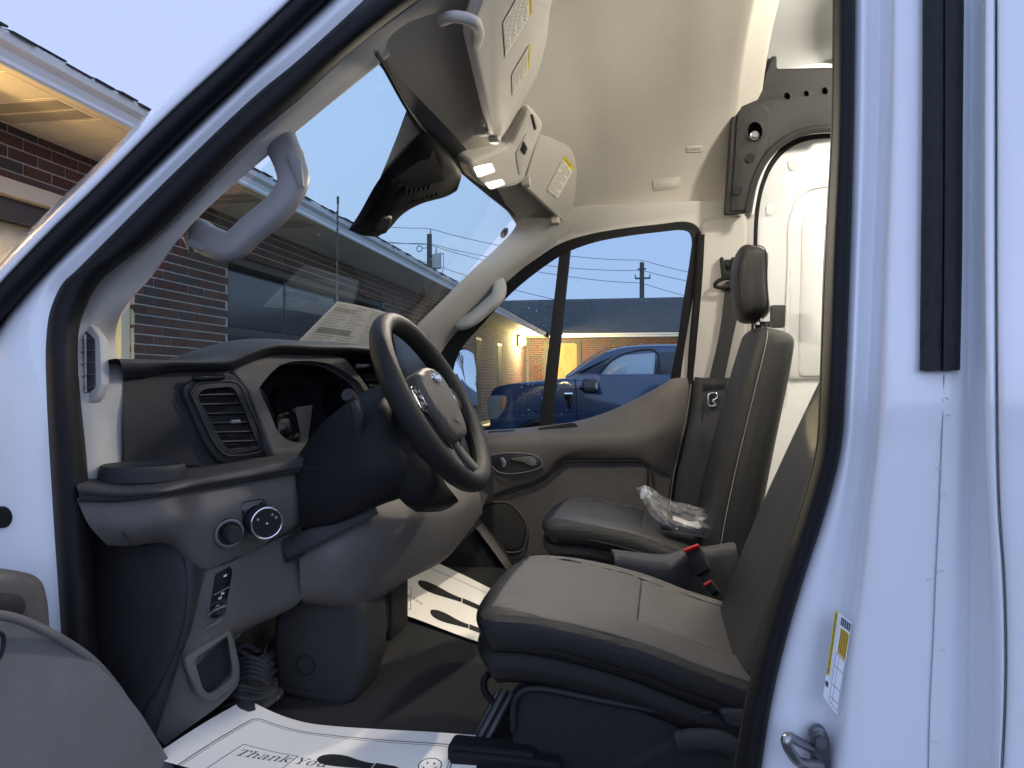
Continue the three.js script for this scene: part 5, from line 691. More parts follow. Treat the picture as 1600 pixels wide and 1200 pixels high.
  part('parking_brake_boot', gridGeo(bootP), grained([0.035, 0.034, 0.033], 0.5));
  part('wiring_loom', merge([0, 1, 2, 3, 4].map((k) => tube(P([[374, 1030 + k * 7, .655], [392, 1027 + k * 7, .66], [410, 1033 + k * 7, .655], [420, 1045 + k * 6, .64]], atZ), 0.0045, 24, 6))), M.lowerDark);
}
// ───────── steering wheel ─────────
{
  const c = atZ(678, 627, 0.49), th = R(29), ax = V(Math.cos(th), Math.sin(th), 0), M4 = frameOf(c, ax, V(0, 1, 0));
  const sw = grp('steering_wheel'), add = (n, g, m, p = sw) => mesh(n, g.applyMatrix4(M4), m, p);
  const RR = 0.194, ringP = []; for (let i = 0; i < 48; i++) { const a = i / 48 * 2 * Math.PI; ringP.push(V(RR * Math.sin(a), RR * Math.cos(a), 0)); }
  add('rim', sweep(ringP, (u) => 0.0205, (u) => 0.0225 + 0.002 * Math.sin(u * 6.283) ** 2, { n: 140, m: 16, closed: true, up: V(0, 0, 1) }), M.wheel);
  // hub pad
  const pad = new THREE.Shape(); pad.moveTo(-0.075, 0.055); pad.quadraticCurveTo(0, 0.085, 0.075, 0.055); pad.quadraticCurveTo(0.092, 0.02, 0.08, -0.03); pad.quadraticCurveTo(0.06, -0.085, 0.035, -0.095); pad.lineTo(-0.035, -0.095); pad.quadraticCurveTo(-0.06, -0.085, -0.08, -0.03); pad.quadraticCurveTo(-0.092, 0.02, -0.075, 0.055);
  const pg = new THREE.ExtrudeGeometry(pad, { depth: 0.02, bevelEnabled: true, bevelThickness: 0.014, bevelSize: 0.014, bevelOffset: -0.012, bevelSegments: 6, curveSegments: 14 }); pg.translate(0, 0, -0.014);
  { const p = pg.attributes.position; for (let i = 0; i < p.count; i++) if (p.getZ(i) > 0) p.setZ(i, p.getZ(i) + 0.012 - 1.3 * (p.getX(i) ** 2 + 0.6 * p.getY(i) ** 2)); pg.computeVertexNormals(); }
  add('airbag_pad', toCreasedNormals(pg, R(40)), grained([0.07, 0.064, 0.056], 0.5));
  add('hub', new THREE.CylinderGeometry(0.075, 0.06, 0.07, 28).rotateX(Math.PI / 2).translate(0, -0.005, -0.05), M.dash);
  for (const s of [1, -1]) {
    add('spoke', sweep([V(s * 0.06, 0.005, -0.01), V(s * 0.11, 0.0, -0.012), V(s * 0.15, 0.0, -0.006), V(s * RR, 0.004, 0)], (u) => 0.034 - 0.006 * u, 0.010, { n: 18, m: 14, up: V(0, 0, 1), power: 3 }), M.dash);
    const bt = add('button_pad', rbox(0.045, 0.052, 0.012, s * 0.112, 0.004, 0.004, 0.006), M.gloss);
    for (const [x, y] of [[-0.01, 0.014], [0.01, 0.014], [0, 0], [-0.01, -0.014], [0.01, -0.014]]) add('button', rbox(0.012, 0.009, 0.005, s * 0.112 + x, 0.004 + y, 0.0105, 0.002), std([0.05, 0.05, 0.05], 0.35), bt);
    add('button_trim', new THREE.TorusGeometry(0.026, 0.0012, 6, 30).scale(0.95, 1.1, 1).translate(s * 0.112, 0.004, 0.008), M.chrome, bt);
  }
  add('spoke', merge([sweep([V(-0.03, -0.08, -0.012), V(-0.034, -0.12, -0.01), V(-0.045, -0.16, -0.004), V(-0.06, -0.183, 0)], 0.014, 0.008, { n: 18, m: 12, up: V(0, 0, 1), power: 3 }), sweep([V(0.03, -0.08, -0.012), V(0.034, -0.12, -0.01), V(0.045, -0.16, -0.004), V(0.06, -0.183, 0)], 0.014, 0.008, { n: 18, m: 12, up: V(0, 0, 1), power: 3 })]), grained([0.08, 0.075, 0.065], 0.5));
  const em = add('emblem', new THREE.CylinderGeometry(0.026, 0.027, 0.005, 40).rotateX(Math.PI / 2).scale(1, 0.42, 1).translate(0, 0.042, 0.029), M.chrome);
  const ef = new THREE.CircleGeometry(0.0245, 40); add('emblem_face', ef.scale(1, 0.40, 1).translate(0, 0.042, 0.0322), std([1, 1, 1], 0.25, { map: canvasTex(256, 256, (k) => { k.fillStyle = '#16357f'; k.fillRect(0, 0, 256, 256); k.strokeStyle = '#dfe4ee'; k.lineWidth = 8; k.beginPath(); k.arc(128, 128, 112, 0, 7); k.stroke(); k.fillStyle = '#f2f4f8'; k.font = 'italic bold 92px serif'; k.textAlign = 'center'; k.save(); k.translate(128, 128); k.scale(1, 2.0); k.fillText('Ford', 0, 28); k.restore(); }) }), em);
  add('airbag_lettering', new THREE.PlaneGeometry(0.03, 0.008).translate(0.0, -0.06, 0.0285), std([0.07, 0.064, 0.056], 0.5, { map: canvasTex(128, 32, (k) => { k.fillStyle = '#fff'; k.fillRect(0, 0, 128, 32); k.fillStyle = '#555'; k.font = 'bold 26px sans-serif'; k.textAlign = 'center'; k.fillText('AIRBAG', 64, 26, 110); }) }));
  for (const s of [1, -1]) add('lower_arc', tube([V(s * 0.088, 0.03, 0.002), V(s * 0.085, -0.03, 0.002), V(s * 0.06, -0.085, 0.0), V(s * 0.035, -0.11, -0.004)], 0.0035, 24, 6), M.gloss);
}
// ───────── seats ─────────
function makeSeat(name, zc, xo, lean, mid) {
  const s = grp(name), a = (n, g, m, p = s) => mesh(n, g, m, p), Y = 0.66;
  const cush = [V(-0.355, 0.872, 0), V(-0.33, 0.888, 0), V(-0.26, 0.893, 0), V(-0.1, 0.868, 0), V(0.05, 0.823, 0), V(0.2, 0.783, 0), V(0.26, 0.775, 0)].map((p) => V(p.x + xo, p.y, zc));
  const rnd0 = (u, k) => Math.pow(Math.max(0.02, 1 - Math.pow(1 - Math.min(1, u / k), 2.2)), 0.55);
  const cg = sweep(cush, (u) => 0.252 * rnd0(u, 0.25) ** 0.55, (u) => 0.052 * rnd0(u, 0.13), { n: 130, m: 200, up: V(0, 1, 0), power: 3.4 });
  { const p = cg.attributes.position, nn = cg.attributes.normal, zl = (x) => 0.152 + 0.045 * Math.max(0, Math.min(1, (-x) / 0.32)) ** 1.5, gs = (d, w) => Math.exp(-d * d / (w * w)); for (let i = 0; i < p.count; i++) { const x = p.getX(i) - xo, z = p.getZ(i) - zc, ny = Math.abs(nn.getY(i)); let kk = 0; while (kk < cush.length - 2 && x + xo > cush[kk + 1].x) kk++; const yc = cush[kk].y + (cush[kk + 1].y - cush[kk].y) * (x + xo - cush[kk].x) / (cush[kk + 1].x - cush[kk].x); if (ny < 0.25 || p.getY(i) < yc) continue; const az = Math.abs(z), inn = az < zl(x); let d = -0.0045 * gs(az - zl(x), 0.005) + (inn ? -0.003 : 0.003) + (inn ? -0.0045 * gs(x + 0.065, 0.005) : 0) + 0.0022 * imp.noise(x * 9, z * 9, zc * 3 + 1) + 0.001 * imp.noise(x * 30, z * 22, zc + 4); if (inn) d += 0.004 * Math.sin(Math.min(1, Math.max(0, az / zl(x))) * 1.57) * 0 ; p.setXYZ(i, p.getX(i), p.getY(i) + d * ny, p.getZ(i)); } cg.computeVertexNormals(); }
  const cw = toCreasedNormals(mergeVertices(cg.deleteAttribute('normal'), 1e-5), R(60)), top = [[], [], []], sd = [[], [], []], zw = (x) => 0.231 - 0.035 * Math.max(0, -(x + 0.22) / 0.13) ** 1.5, cyAt = (x) => { let k = 0; while (k < cush.length - 2 && x > cush[k + 1].x) k++; return cush[k].y + (cush[k + 1].y - cush[k].y) * (x - cush[k].x) / (cush[k + 1].x - cush[k].x); };
  { const A = ['position', 'normal', 'uv'].map((k) => cw.attributes[k]); for (let i = 0; i < A[0].count; i += 3) { let x = 0, y = 0, z = 0; for (let k = 0; k < 3; k++) { x += A[0].getX(i + k) / 3; y += A[0].getY(i + k) / 3; z += A[0].getZ(i + k) / 3; } const t = Math.abs(z - zc) < zw(x - xo) && x - xo > -0.334 && y > cyAt(x) ? top : sd; A.forEach((at, q) => { for (let k = 0; k < 3; k++) { t[q].push(at.getX(i + k), at.getY(i + k)); if (q < 2) t[q].push(at.getZ(i + k)); } }); } }
  const mkg = (t) => { const g = new THREE.BufferGeometry(); g.setAttribute('position', new THREE.Float32BufferAttribute(t[0], 3)); g.setAttribute('normal', new THREE.Float32BufferAttribute(t[1], 3)); g.setAttribute('uv', new THREE.Float32BufferAttribute(t[2], 2)); return g; };
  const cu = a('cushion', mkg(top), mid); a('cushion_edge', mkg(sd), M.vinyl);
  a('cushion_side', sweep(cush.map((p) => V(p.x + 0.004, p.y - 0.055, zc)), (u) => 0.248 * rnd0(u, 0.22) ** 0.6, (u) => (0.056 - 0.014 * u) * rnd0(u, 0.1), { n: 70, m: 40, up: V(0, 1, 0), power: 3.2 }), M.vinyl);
  const surf = (x, z, o = 0.0015) => { // height of the cushion top
    let b = cush[0], t = cush[1]; for (let i = 0; i < cush.length - 1; i++) if (x + xo >= cush[i].x) { b = cush[i]; t = cush[i + 1]; } const f = THREE.MathUtils.clamp((x + xo - b.x) / (t.x - b.x), 0, 1), yc = b.y + (t.y - b.y) * f, u = (x + 0.355) / 0.615; const h = 0.052 * rnd0(Math.max(0.01, u), 0.13), w = 0.252 * rnd0(Math.max(0.01, u), 0.25) ** 0.55; return V(x + xo, yc + h * Math.pow(Math.max(0, 1 - Math.pow(Math.abs(z) / w, 3.4)), 1 / 3.4) + o, zc + z); };
  for (const sg of [1, -1]) {
    a('seam', tube([-0.31, -0.25, -0.18, -0.1, 0, 0.1, 0.2].map((x) => surf(x, sg * (0.152 + 0.045 * Math.max(0, Math.min(1, -x / 0.32)) ** 1.5), -0.0022)), 0.0026, 40, 6), M.black, cu);
    a('edge_piping', tube([-0.33, -0.3, -0.26, -0.2, -0.1, 0, 0.1, 0.24].map((x) => surf(x, sg * (zw(x) + 0.001), 0.0005)), 0.0028, 60, 6), M.vinyl, cu);
    a('piping', tube([[-0.335, 0.10, 0], [-0.33, 0.17, 0], [-0.29, 0.228, 0], [-0.2, 0.25, 0], [-0.05, 0.2525, 0], [0.1, 0.2525, 0], [0.24, 0.25, 0]].map(([x, z]) => { const q = surf(x, 0); return V(q.x, q.y - 0.056, zc + sg * (z + 0.0015)); }), 0.0032, 60, 6), M.vinyl, cu);
  }
  a('seam', tube([-0.155, -0.08, 0, 0.08, 0.155].map((z) => surf(-0.065, z, -0.0045)), 0.0026, 24, 6), M.black, cu);
  // backrest
  const bk = grp('backrest_pivot'); s.remove(bk); VAN.remove(bk);
  const rot = (p) => { const px = p.x - 0.16, py = p.y - 0.82, c = Math.cos(lean), q = Math.sin(lean); return V(0.16 + px * c + py * q + xo, 0.82 - px * q + py * c, p.z + zc); };
  const bp = [V(0.175, 0.76, 0), V(0.187, 0.82, 0), V(0.217, 1.0, 0), V(0.260, 1.2, 0), V(0.302, 1.38, 0), V(0.325, 1.48, 0), V(0.333, 1.525, 0)].map(rot), fwd = V(-1, 0.22, 0);
  const bw = (u) => (0.24 - 0.075 * Math.pow(u, 2.4)) * Math.pow(Math.max(0.01, 1 - Math.pow(Math.max(0, (u - 0.78) / 0.22), 2.6)), 0.5) * (u < 0.05 ? 0.9 : 1), bh = (u) => (0.098 - 0.034 * u) * Math.pow(Math.max(0.04, 1 - Math.pow(Math.max(0, (u - 0.86) / 0.14), 2.4)), 0.5);
  const br = a('backrest', sweep(bp, bw, bh, { n: 80, m: 48, up: fwd, power: 3.6 }), M.vinyl);
  const cv = new THREE.CatmullRomCurve3(bp, false, 'centripetal'), onB = (u, z, d) => { const p = cv.getPoint(u), t = cv.getTangent(u), sx = t.clone().cross(fwd).normalize(), b = sx.clone().cross(t).normalize(); return p.addScaledVector(b, d).add(V(0, 0, z)); };
  const edge = (u, k) => { const w = bw(u), h = bh(u), f = 0.36, z = w * Math.pow(1 - Math.pow(f, 3.6), 1 / 3.6); return [z, h * f]; };
  for (const sg of [1, -1]) {
    const us = [0.06, 0.18, 0.3, 0.42, 0.54, 0.66, 0.76, 0.84, 0.9, 0.945], pts = us.map((u) => { const [z, d] = edge(u, 0); return onB(u, sg * (z + 0.0005), d); });
    a('seam', tube(pts, 0.0018, 60, 6), M.black, br);
    const c2 = new THREE.CatmullRomCurve3(us.map((u) => { const w = bw(u), h = bh(u), f = 0.32, z = w * Math.pow(1 - Math.pow(f, 3.6), 1 / 3.6); return onB(u, sg * (z + 0.0008), h * f); })), st = []; for (let k = 0; k < 110; k++) st.push(bar(c2.getPointAt(k / 110), c2.getPointAt((k + 0.62) / 110), 0.0011, 5)); const sm = a('stitching', merge(st), M.stitch, br); sm.userData.kind = 'stuff';
    if (0) a('back_edge', tube(us.map((u) => { const w = bw(u), h = bh(u), f = -0.85; return onB(u, sg * (w * Math.pow(1 - Math.pow(0.85, 3.6), 1 / 3.6) + 0.001), h * f); }), 0.0035, 60, 6), M.rubber, br);
    if (0) a('bolster_seam', tube([0.08, 0.25, 0.45, 0.62, 0.78].map((u) => onB(u, sg * bw(u) * 0.62, bh(u) * 0.975)), 0.0018, 40, 6), M.black, br);
  }
  if (0) a('bolster', merge([1, -1].map((sg) => sweep([0.1, 0.22, 0.4, 0.58, 0.72, 0.8].map((u) => onB(u, sg * bw(u) * 0.78, bh(u) * 0.74)), (u) => 0.040 * Math.sin(Math.PI * Math.min(1, Math.max(0.02, u * 0.96 + 0.02))) ** 0.5, (u) => 0.03 * Math.sin(Math.PI * Math.min(1, Math.max(0.02, u * 0.96 + 0.02))) ** 0.5, { n: 40, m: 16, up: fwd }))), M.vinyl, br);
  // head rest
  const hp = [V(0.290, 1.545, 0), V(0.285, 1.57, 0), V(0.275, 1.62, 0), V(0.272, 1.70, 0), V(0.280, 1.76, 0), V(0.287, 1.784, 0)].map(rot), hu = (u) => Math.pow(Math.max(0.03, 1 - Math.pow(Math.abs(2 * u - 1), 3.2)), 0.5);
  const hr = a('head_rest', sweep(hp, (u) => 0.13 * hu(u), (u) => 0.052 * hu(u), { n: 50, m: 36, up: V(-1, 0.1, 0), power: 3 }), M.vinyl);
  for (const sg of [1, -1]) { const hc = new THREE.CatmullRomCurve3(hp); a('piping', tube(Array.from({ length: 26 }, (_, i) => { const t = i / 26 * 2 * Math.PI, u = 0.5 + 0.455 * Math.sin(t), p = hc.getPoint(u), w = 0.13 * hu(u), h = 0.052 * hu(u), f = 0.8 * Math.cos(t); return p.add(V(-h * f, 0, sg * (w * Math.pow(1 - Math.pow(Math.abs(f), 3), 1 / 3) + 0.0012))); }), 0.0017, 90, 6, true), M.black, hr);
    a('post', bar(rot(V(0.315, 1.50, sg * 0.06)), rot(V(0.295, 1.57, sg * 0.06)), 0.006), M.chrome, hr); a('post_guide', new THREE.CylinderGeometry(0.016, 0.018, 0.016, 20).translate(...rot(V(0.316, 1.535, sg * 0.06)).toArray()), M.gloss, hr); }
  // base
  a('seat_base', rbox(0.56, 0.20, 0.44, 0.0 + xo, 0.72, zc, 0.03, 3), M.lowerDark);
  return s;
}
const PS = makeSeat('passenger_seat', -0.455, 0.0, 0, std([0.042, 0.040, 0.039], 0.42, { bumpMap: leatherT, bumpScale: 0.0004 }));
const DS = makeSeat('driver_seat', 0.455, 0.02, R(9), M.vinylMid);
{
  // plinth, valance and rails under the driver's seat
  const Z = 0.69;
  part('seat_valance', plate(P([[800, 1090], [812, 1076], [830, 1070], [960, 1092], [1080, 1114], [1130, 1112], [1180, 1110], [1180, 1300], [792, 1300]], (x, y) => atZ(x, y, Z)), { depth: 0.05, bevel: 0.012, round: 0.02, seg: 4, n: V(0, 0.1, 1) }), grained([0.011, 0.011, 0.012], 0.6), DS);
  part('valance_ridge', sweep(P([[802, 1140], [804, 1098], [816, 1080], [840, 1076], [960, 1098], [1080, 1116], [1112, 1112]], (x, y) => atZ(x, y, Z + 0.004)), 0.006, 0.008, { n: 50, m: 10, up: V(0, 0, 1) }), grained([0.018, 0.018, 0.02], 0.55), DS);
  part('recliner_lever', plate(P([[1122, 1108], [1175, 1108], [1175, 1142], [1150, 1140], [1132, 1130]], (x, y) => atZ(x, y, Z + 0.03)), { depth: 0.03, bevel: 0.008, round: 0.012, seg: 3, n: V(0.1, 0.2, 1) }), M.lowerDark, DS);
  part('height_knob', sweep(P([[1060, 1160, .72], [1085, 1156, .725], [1130, 1160, .72], [1150, 1175, .71]], atZ), 0.02, 0.012, { n: 16, m: 12, up: V(0, 0, 1) }), M.lowerDark, DS);
  part('seat_rail', merge([bar(atZ(800, 1085, 0.60), atZ(752, 1172, 0.66), 0.008), bar(atZ(790, 1078, 0.58), atZ(742, 1168, 0.64), 0.010), bar(atZ(778, 1082, 0.58), atZ(730, 1178, 0.64), 0.006)]), std([0.03, 0.03, 0.032], 0.35), DS);
  part('rail_end', merge([rbox(0.16, 0.05, 0.05, ...atZ(770, 1182, 0.70).toArray(), 0.01), rbox(0.20, 0.04, 0.03, ...atZ(790, 1195, 0.72).toArray(), 0.008)]), M.rubber, DS);
  part('slide_bar', tube(P([[765, 1052, .56], [757, 1062, .575], [757, 1078, .58], [768, 1094, .59], [782, 1108, .60], [800, 1114, .60]], atZ), 0.007, 40, 10), M.rubber, DS);
  // buckles
  const b = part('belt_buckle', plate(P([[1066, 857], [1090, 849], [1111, 890], [1088, 902]], (x, y) => atZ(x, y, 0.16)), { depth: 0.03, bevel: 0.005, round: 0.006, n: V(-0.3, 0.4, 1) }), M.rubberDull, PS);
  part('press_button', plate(P([[1066, 857], [1090, 848], [1092, 852], [1069, 862]], (x, y) => atZ(x, y, 0.166)), { depth: 0.024, bevel: 0.003, round: 0.003, n: V(-0.3, 0.6, 1) }), M.red, PS);
  part('belt_buckle', plate(P([[1098, 910], [1110, 904], [1124, 924], [1110, 930]], (x, y) => atZ(x, y, 0.17)), { depth: 0.03, bevel: 0.004, round: 0.005, n: V(-0.3, 0.4, 1) }), M.rubberDull, DS);
  part('press_button', plate(P([[1097, 911], [1110, 905], [1112, 909], [1101, 916]], (x, y) => atZ(x, y, 0.175)), { depth: 0.02, bevel: 0.003, round: 0.003, n: V(-0.3, 0.6, 1) }), M.red, DS);
  part('buckle_strap', sheet([P([[1095, 900], [1108, 925], [1140, 938]], (x, y) => atZ(x, y, 0.155)), P([[1106, 893], [1122, 915], [1150, 930]], (x, y) => atZ(x, y, 0.15))], { nu: 10, thick: 0.003 }), M.belt, DS);
  // low console between the seats
  part('seat_console', sheet([P([[955, 858, .12], [1040, 866, .12], [1062, 860, .1], [1140, 848, .02]], atZ), P([[960, 868, .16], [1045, 880, .16], [1070, 870, .14], [1150, 852, .06]], atZ), P([[960, 960, .17], [1045, 960, .17], [1070, 960, .15], [1150, 960, .08]], atZ)], { nu: 20, nv: 5, thick: 0.01 }), M.lowerDark);
  part('console_tray', plate(P([[1045, 864], [1150, 842], [1160, 905], [1120, 925]], (x, y) => atZ(x, y, 0.03)), { depth: 0.06, bevel: 0.008, round: 0.01, n: V(0, 0.4, 1) }), M.rubberDull);
}
// door step and foot-well edge on the passenger side
part('passenger_sill', sheet([P([[740, 800], [790, 860], [830, 930]], (x, y) => B(x, y, 0.16)), P([[690, 800], [745, 860], [790, 925]], (x, y) => B(x, y, 0.22)), P([[640, 830], [700, 890], [760, 950]], (x, y) => B(x, y, 0.24))], { nu: 16, nv: 4 }), M.rubber);
part('sill_guard', sweep(P([[748, 822, .2], [775, 858, .2], [808, 905, .2]], B), 0.04, 0.012, { n: 14, m: 10, up: V(0, 1, 0) }), M.doorTrim);

// ───────── loose things in the cab ─────────
function matTex(sx) { return canvasTex(1024, 1024, (k, w, h) => {
  k.fillStyle = '#f1ece1'; k.fillRect(0, 0, w, h); k.strokeStyle = '#1a1a1a'; k.lineWidth = 7; k.beginPath(); k.roundRect(70, 120, w - 140, h - 220, 40); k.stroke(); k.lineWidth = 2.5; k.beginPath(); k.roundRect(82, 134, w - 164, h - 248, 34); k.stroke();
  k.fillStyle = '#171616'; const foot = (x, y, a) => { k.save(); k.translate(x, y); k.rotate(a); k.beginPath(); k.ellipse(0, 0, 62, 120, 0, 0, 7); k.fill(); k.beginPath(); k.moveTo(-50, 60); k.quadraticCurveTo(-30, 150, -36, 205); k.lineTo(36, 205); k.quadraticCurveTo(34, 150, 52, 60); k.fill(); k.beginPath(); k.ellipse(0, 270, 42, 62, 0, 0, 7); k.fill(); k.fillRect(-42, 225, 84, 40); k.restore(); };
  return [k, foot]; }); }
{
  const quadSheet = (c00, c10, c01, c11, n, f) => { const g = []; for (let i = 0; i <= n; i++) { const row = []; for (let j = 0; j <= n; j++) { const u = i / n, v = j / n; row.push(c00.clone().multiplyScalar((1 - u) * (1 - v)).addScaledVector(c10, u * (1 - v)).addScaledVector(c01, (1 - u) * v).addScaledVector(c11, u * v).add(V(0, f(u, v), 0))); } g.push(row); } const q = gridGeo(g, 0.0008), uv = q.attributes.uv; return [q, g]; };
  const withUV = (cs, n, f) => { const [c00, c10, c01, c11] = cs, pos = [], uv = [], idx = []; for (let i = 0; i <= n; i++) for (let j = 0; j <= n; j++) { const u = i / n, v = j / n, p = c00.clone().multiplyScalar((1 - u) * (1 - v)).addScaledVector(c10, u * (1 - v)).addScaledVector(c01, (1 - u) * v).addScaledVector(c11, u * v).add(V(0, f(u, v), 0)); pos.push(p.x, p.y, p.z); uv.push(u, v); } for (let i = 0; i < n; i++) for (let j = 0; j < n; j++) { const a = i * (n + 1) + j; idx.push(a, a + 1, a + n + 1, a + 1, a + n + 2, a + n + 1); } const g = new THREE.BufferGeometry(); g.setAttribute('position', new THREE.Float32BufferAttribute(pos, 3)); g.setAttribute('uv', new THREE.Float32BufferAttribute(uv, 2)); g.setIndex(idx); g.computeVertexNormals(); return g; };
  const FLY = 0.668, print = (draw, ch = 1024) => canvasTex(1024, ch, (k, w, h) => { k.fillStyle = '#efe9dd'; k.fillRect(0, 0, w, h); for (let i = 0; i < 900; i++) { k.fillStyle = `rgba(${120 + rnd() * 60},${110 + rnd() * 50},${90 + rnd() * 50},0.05)`; k.fillRect(rnd() * w, rnd() * h, 2 + rnd() * 30, 1.5); } draw(k, w, h); });
  const foot = (k, x, y, a, s = 1, sx = 1) => { k.save(); k.translate(x, y); k.rotate(a); k.scale(s * sx, s); k.fillStyle = '#171512'; k.beginPath(); k.moveTo(-150, 0); k.bezierCurveTo(-150, -62, -40, -78, 30, -54); k.bezierCurveTo(90, -36, 130, -30, 175, -34); k.lineTo(175, 24); k.bezierCurveTo(120, 30, 60, 44, 0, 56); k.bezierCurveTo(-80, 70, -150, 60, -150, 0); k.fill(); k.beginPath(); k.moveTo(181, -40); k.lineTo(290, -36); k.bezierCurveTo(345, -30, 345, 36, 290, 34); k.lineTo(181, 28); k.closePath(); k.fill(); k.fillStyle = 'rgba(120,110,90,0.25)'; for (let i = 0; i < 14; i++) k.fillRect(-120 + i * 28, -40, 3, 80); k.restore(); };
  const smile = (k, x, y, r) => { k.strokeStyle = '#222'; k.lineWidth = 4; k.beginPath(); k.arc(x, y, r, 0, 7); k.stroke(); k.beginPath(); k.arc(x, y - r * 0.05, r * 0.62, 0.3, 2.7); k.stroke(); k.fillStyle = '#222'; for (const s of [-1, 1]) { k.beginPath(); k.ellipse(x + s * r * 0.3, y - r * 0.3, r * 0.08, r * 0.14, 0, 0, 7); k.fill(); } };
  const script = (k, x, y, a, s) => { k.save(); k.translate(x, y); k.rotate(a); k.fillStyle = '#1a1a1a'; k.font = `italic ${s}px serif`; k.fillText('Thank You', 0, 0); k.restore(); };
  // driver's paper mat, its front corner curled up against the kick panel
  const c0 = atY(212, 1250, FLY + 0.004), c1 = atY(748, 1148, FLY), far0 = atY(402, 1113, FLY), near1 = atY(712, 1240, FLY);
  const F0 = V(-0.83, FLY, 0.635), F1 = V(-0.335, FLY, 0.63), N0 = V(-0.89, FLY, 0.845), N1 = V(-0.30, FLY, 0.90);
  const dm = mesh('paper_floor_mat', withUV([N0, N1, F0, F1], 40, (u, v) => 0.004 * Math.sin(u * 5 + v * 3) + 0.035 * Math.pow(Math.max(0, 1 - u * 3.0), 2) * (0.4 + 0.6 * v) + 0.004), std([1, 1, 1], 0.85, { map: print((k, w, h) => { k.strokeStyle = '#1a1a1a'; k.lineWidth = 8; k.strokeStyle = '#3a3733'; k.lineWidth = 4.5; k.beginPath(); k.roundRect(100, 70, w - 190, h + 60, 34); k.stroke(); k.lineWidth = 2.5; k.beginPath(); k.roundRect(110, 82, w - 210, h + 60, 28); k.stroke(); foot(k, 560, 235, 0.03, 0.62); smile(k, 862, 195, 40); k.lineWidth = 3; k.strokeRect(190, 250, 210, 200); script(k, 205, 325, -0.12, 62); }, 448) }));
  dm.userData = { label: 'white paper floor mat with a smiley face on the driver side floor', category: 'paper mat', group: 'paper floor mats' };
  const q = [atY(590, 905, FLY), atY(672, 877, FLY), atY(790, 1010, FLY), atY(792, 934, FLY)];
  const pm0 = atY(673, 878, FLY), pm1 = atY(778, 926, FLY), e1 = pm1.clone().sub(pm0), ex = e1.clone().normalize(), ez = V(-ex.z, 0, ex.x); if (ez.z < 0) ez.negate();
  const o1 = pm0.clone().addScaledVector(ex, -0.10), P2 = (u, v) => o1.clone().addScaledVector(ex, u).addScaledVector(ez, v);
  const pmm = mesh('paper_floor_mat', withUV([atY(596, 952, FLY), atY(775, 1012, FLY), atY(600, 842, FLY), atY(800, 937, FLY)], 20, (u, v) => 0.003 + 0.003 * Math.sin(u * 6 + v * 4)), std([1, 1, 1], 0.85, { map: print((k, w, h) => { k.strokeStyle = '#1a1a1a'; k.strokeStyle = '#3a3733'; k.lineWidth = 6; k.beginPath(); k.roundRect(70, 150, w, h + 100, 10); k.stroke(); k.lineWidth = 3; k.beginPath(); k.roundRect(86, 172, w, h + 100, 8); k.stroke(); foot(k, 520, 500, 0.0, 1.25, 0.9); foot(k, 620, 860, 0.0, 1.1, 0.9); k.lineWidth = 5; k.strokeRect(100, 640, 190, 300); script(k, 112, 760, 0.2, 56); }) }));
  pmm.userData = { label: 'white paper floor mat with dark shoe prints on the passenger side floor', category: 'paper mat', group: 'paper floor mats' };
  // sheet of paper leaning on the windscreen above the dash
  const pw = (x, y) => WS(x, y, 0.10), pc = [pw(463, 536), pw(590, 550), pw(527, 471), pw(607, 488)];
  const pp = mesh('window_paper', withUV(pc, 8, (u, v) => 0.002 * Math.sin(u * 4)), std([1, 1, 1], 0.7, { map: canvasTex(512, 512, (k, w, h) => { k.fillStyle = '#dededa'; k.fillRect(0, 0, w, h); k.fillStyle = '#f2f1e6'; k.fillRect(0, 0, 12, h); k.fillRect(0, 0, w, 14); for (let i = 0; i < 46; i++) { k.fillStyle = `rgba(90,90,75,${0.25 + 0.3 * rnd()})`; const x = 30 + (i % 3) * 155, y = 30 + Math.floor(i / 3) * 30; k.fillRect(x + rnd() * 8, y, 60 + rnd() * 80, 7 + rnd() * 5); } k.fillStyle = 'rgba(110,110,95,0.55)'; k.fillRect(40, 300, 220, 70); k.fillStyle = 'rgba(150,150,130,0.5)'; k.fillRect(30, 60, 180, 50); }) }));
  pp.userData = { label: 'printed white sheet propped on the dashboard behind the steering wheel rim', category: 'paper' };
  // clear plastic bag on the passenger seat
  const bag = thing('plastic_bag', 'crumpled clear plastic bag with papers on the black passenger seat', 'plastic bag', atZ(1066, 812, -0.32).toArray());
  const bg = mergeVertices(new THREE.IcosahedronGeometry(1, 5).deleteAttribute('normal').deleteAttribute('uv'), 1e-4), bp = bg.attributes.position;
  const crumple = (v) => { const n = (s, o) => imp.noise(v.x * s + o, v.y * s + 3 * o, v.z * s - o), r = (x) => 1 - 2 * Math.abs(x); return 1 + 0.20 * r(n(2.2, 1)) + 0.16 * r(n(4.6, 5)) + 0.09 * r(n(9, 9)) - 0.2; };
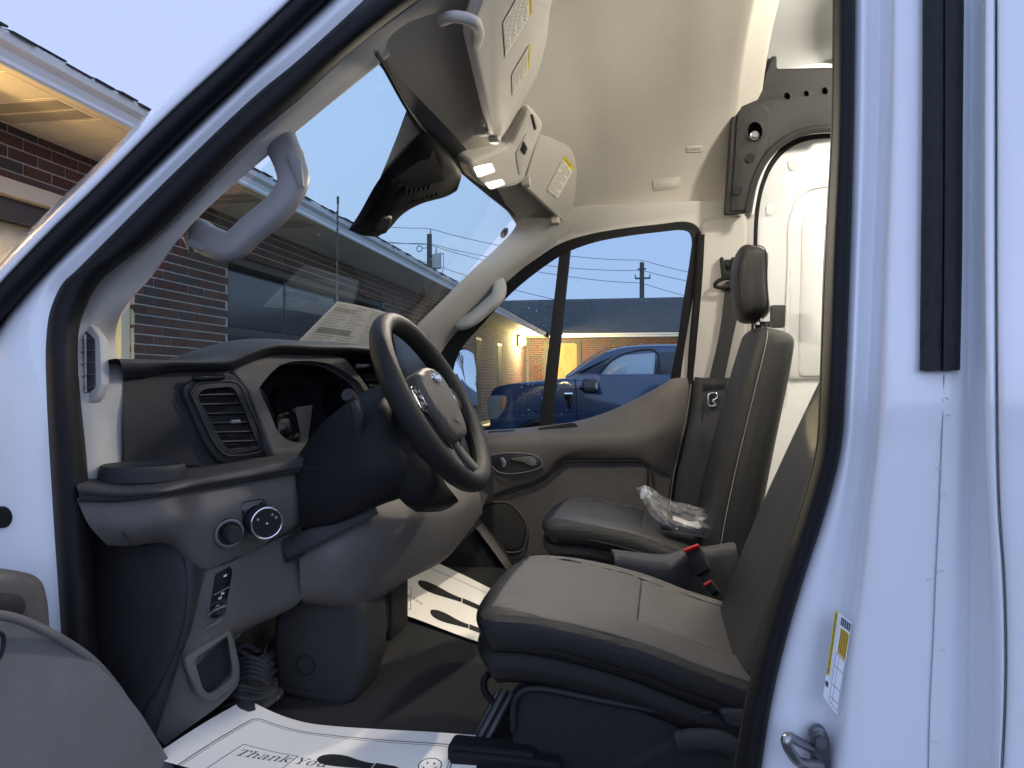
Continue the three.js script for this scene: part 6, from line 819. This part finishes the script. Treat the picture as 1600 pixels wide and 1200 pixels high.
  for (let i = 0; i < bp.count; i++) { const v = V(bp.getX(i), bp.getY(i), bp.getZ(i)).multiplyScalar(1), r = crumple(v), w = V(v.x * 0.115 * r, v.y * 0.045 * r, v.z * 0.10 * r); const f = Math.max(0, -v.x); w.y += 0.075 * Math.pow(f, 2) * (1 + 0.5 * imp.noise(v.y * 3, v.z * 4, 2)) - v.x * 0.02; if (w.y < -0.03) w.y = -0.03 - w.x * 0.1; bp.setXYZ(i, w.x, w.y, w.z); }
  bg.computeVertexNormals();
  mesh('film', toCreasedNormals(bg, R(22)), phys([0.97, 0.975, 0.98], 0.05, { transmission: 0.93, thickness: 0, ior: 1.9 }), bag);
  mesh('papers', merge([rbox(0.12, 0.006, 0.09, 0.02, -0.018, 0.0, 0.002).rotateY(0.4), rbox(0.08, 0.004, 0.06, 0.01, 0.0, 0.03, 0.002).rotateZ(-0.3)]), std([0.55, 0.52, 0.48], 0.7), bag);
  mesh('pouch', rbox(0.13, 0.02, 0.07, 0.0, -0.02, 0.02, 0.008).rotateZ(-0.12), std([0.02, 0.022, 0.035], 0.5), bag);
}
// bare tree behind the van, seen only in the passenger door mirror
{
  const t = thing('bare_tree', 'bare branching tree reflected in the passenger door mirror', 'tree', [12.6, 0, -9.0]);
  seed = 4242; const tr = [], br = [];
  const grow = (p, d, len, r, lv) => { const e = p.clone().addScaledVector(d, len), g = new THREE.CylinderGeometry(r * 0.72, r, len, lv < 2 ? 8 : 5, 1, true); g.applyQuaternion(new THREE.Quaternion().setFromUnitVectors(V(0, 1, 0), d)); const c = p.clone().lerp(e, 0.5); g.translate(c.x, c.y, c.z); (lv < 2 ? tr : br).push(g); if (lv > 6) return; const n = lv < 1 ? 4 : lv < 3 ? 3 : 2 + (rnd() < 0.5 ? 1 : 0); for (let i = 0; i < n; i++) { const q = d.clone().add(V(rr(-1, 1), rr(-0.35, 0.6), rr(-1, 1)).multiplyScalar(0.72)).normalize(); grow(p.clone().lerp(e, lv ? rr(0.55, 1) : rr(0.75, 1)), q, len * rr(0.62, 0.82), r * 0.62, lv + 1); } };
  grow(V(0, 0, 0), V(0, 1, 0), 2.6, 0.22, 0);
  const bark = std([0.07, 0.06, 0.05], 0.95); mesh('trunk', merge(tr), bark, t); mesh('branches', merge(br), bark, t).userData.kind = 'stuff';
}
renderer.render(scene, camera);
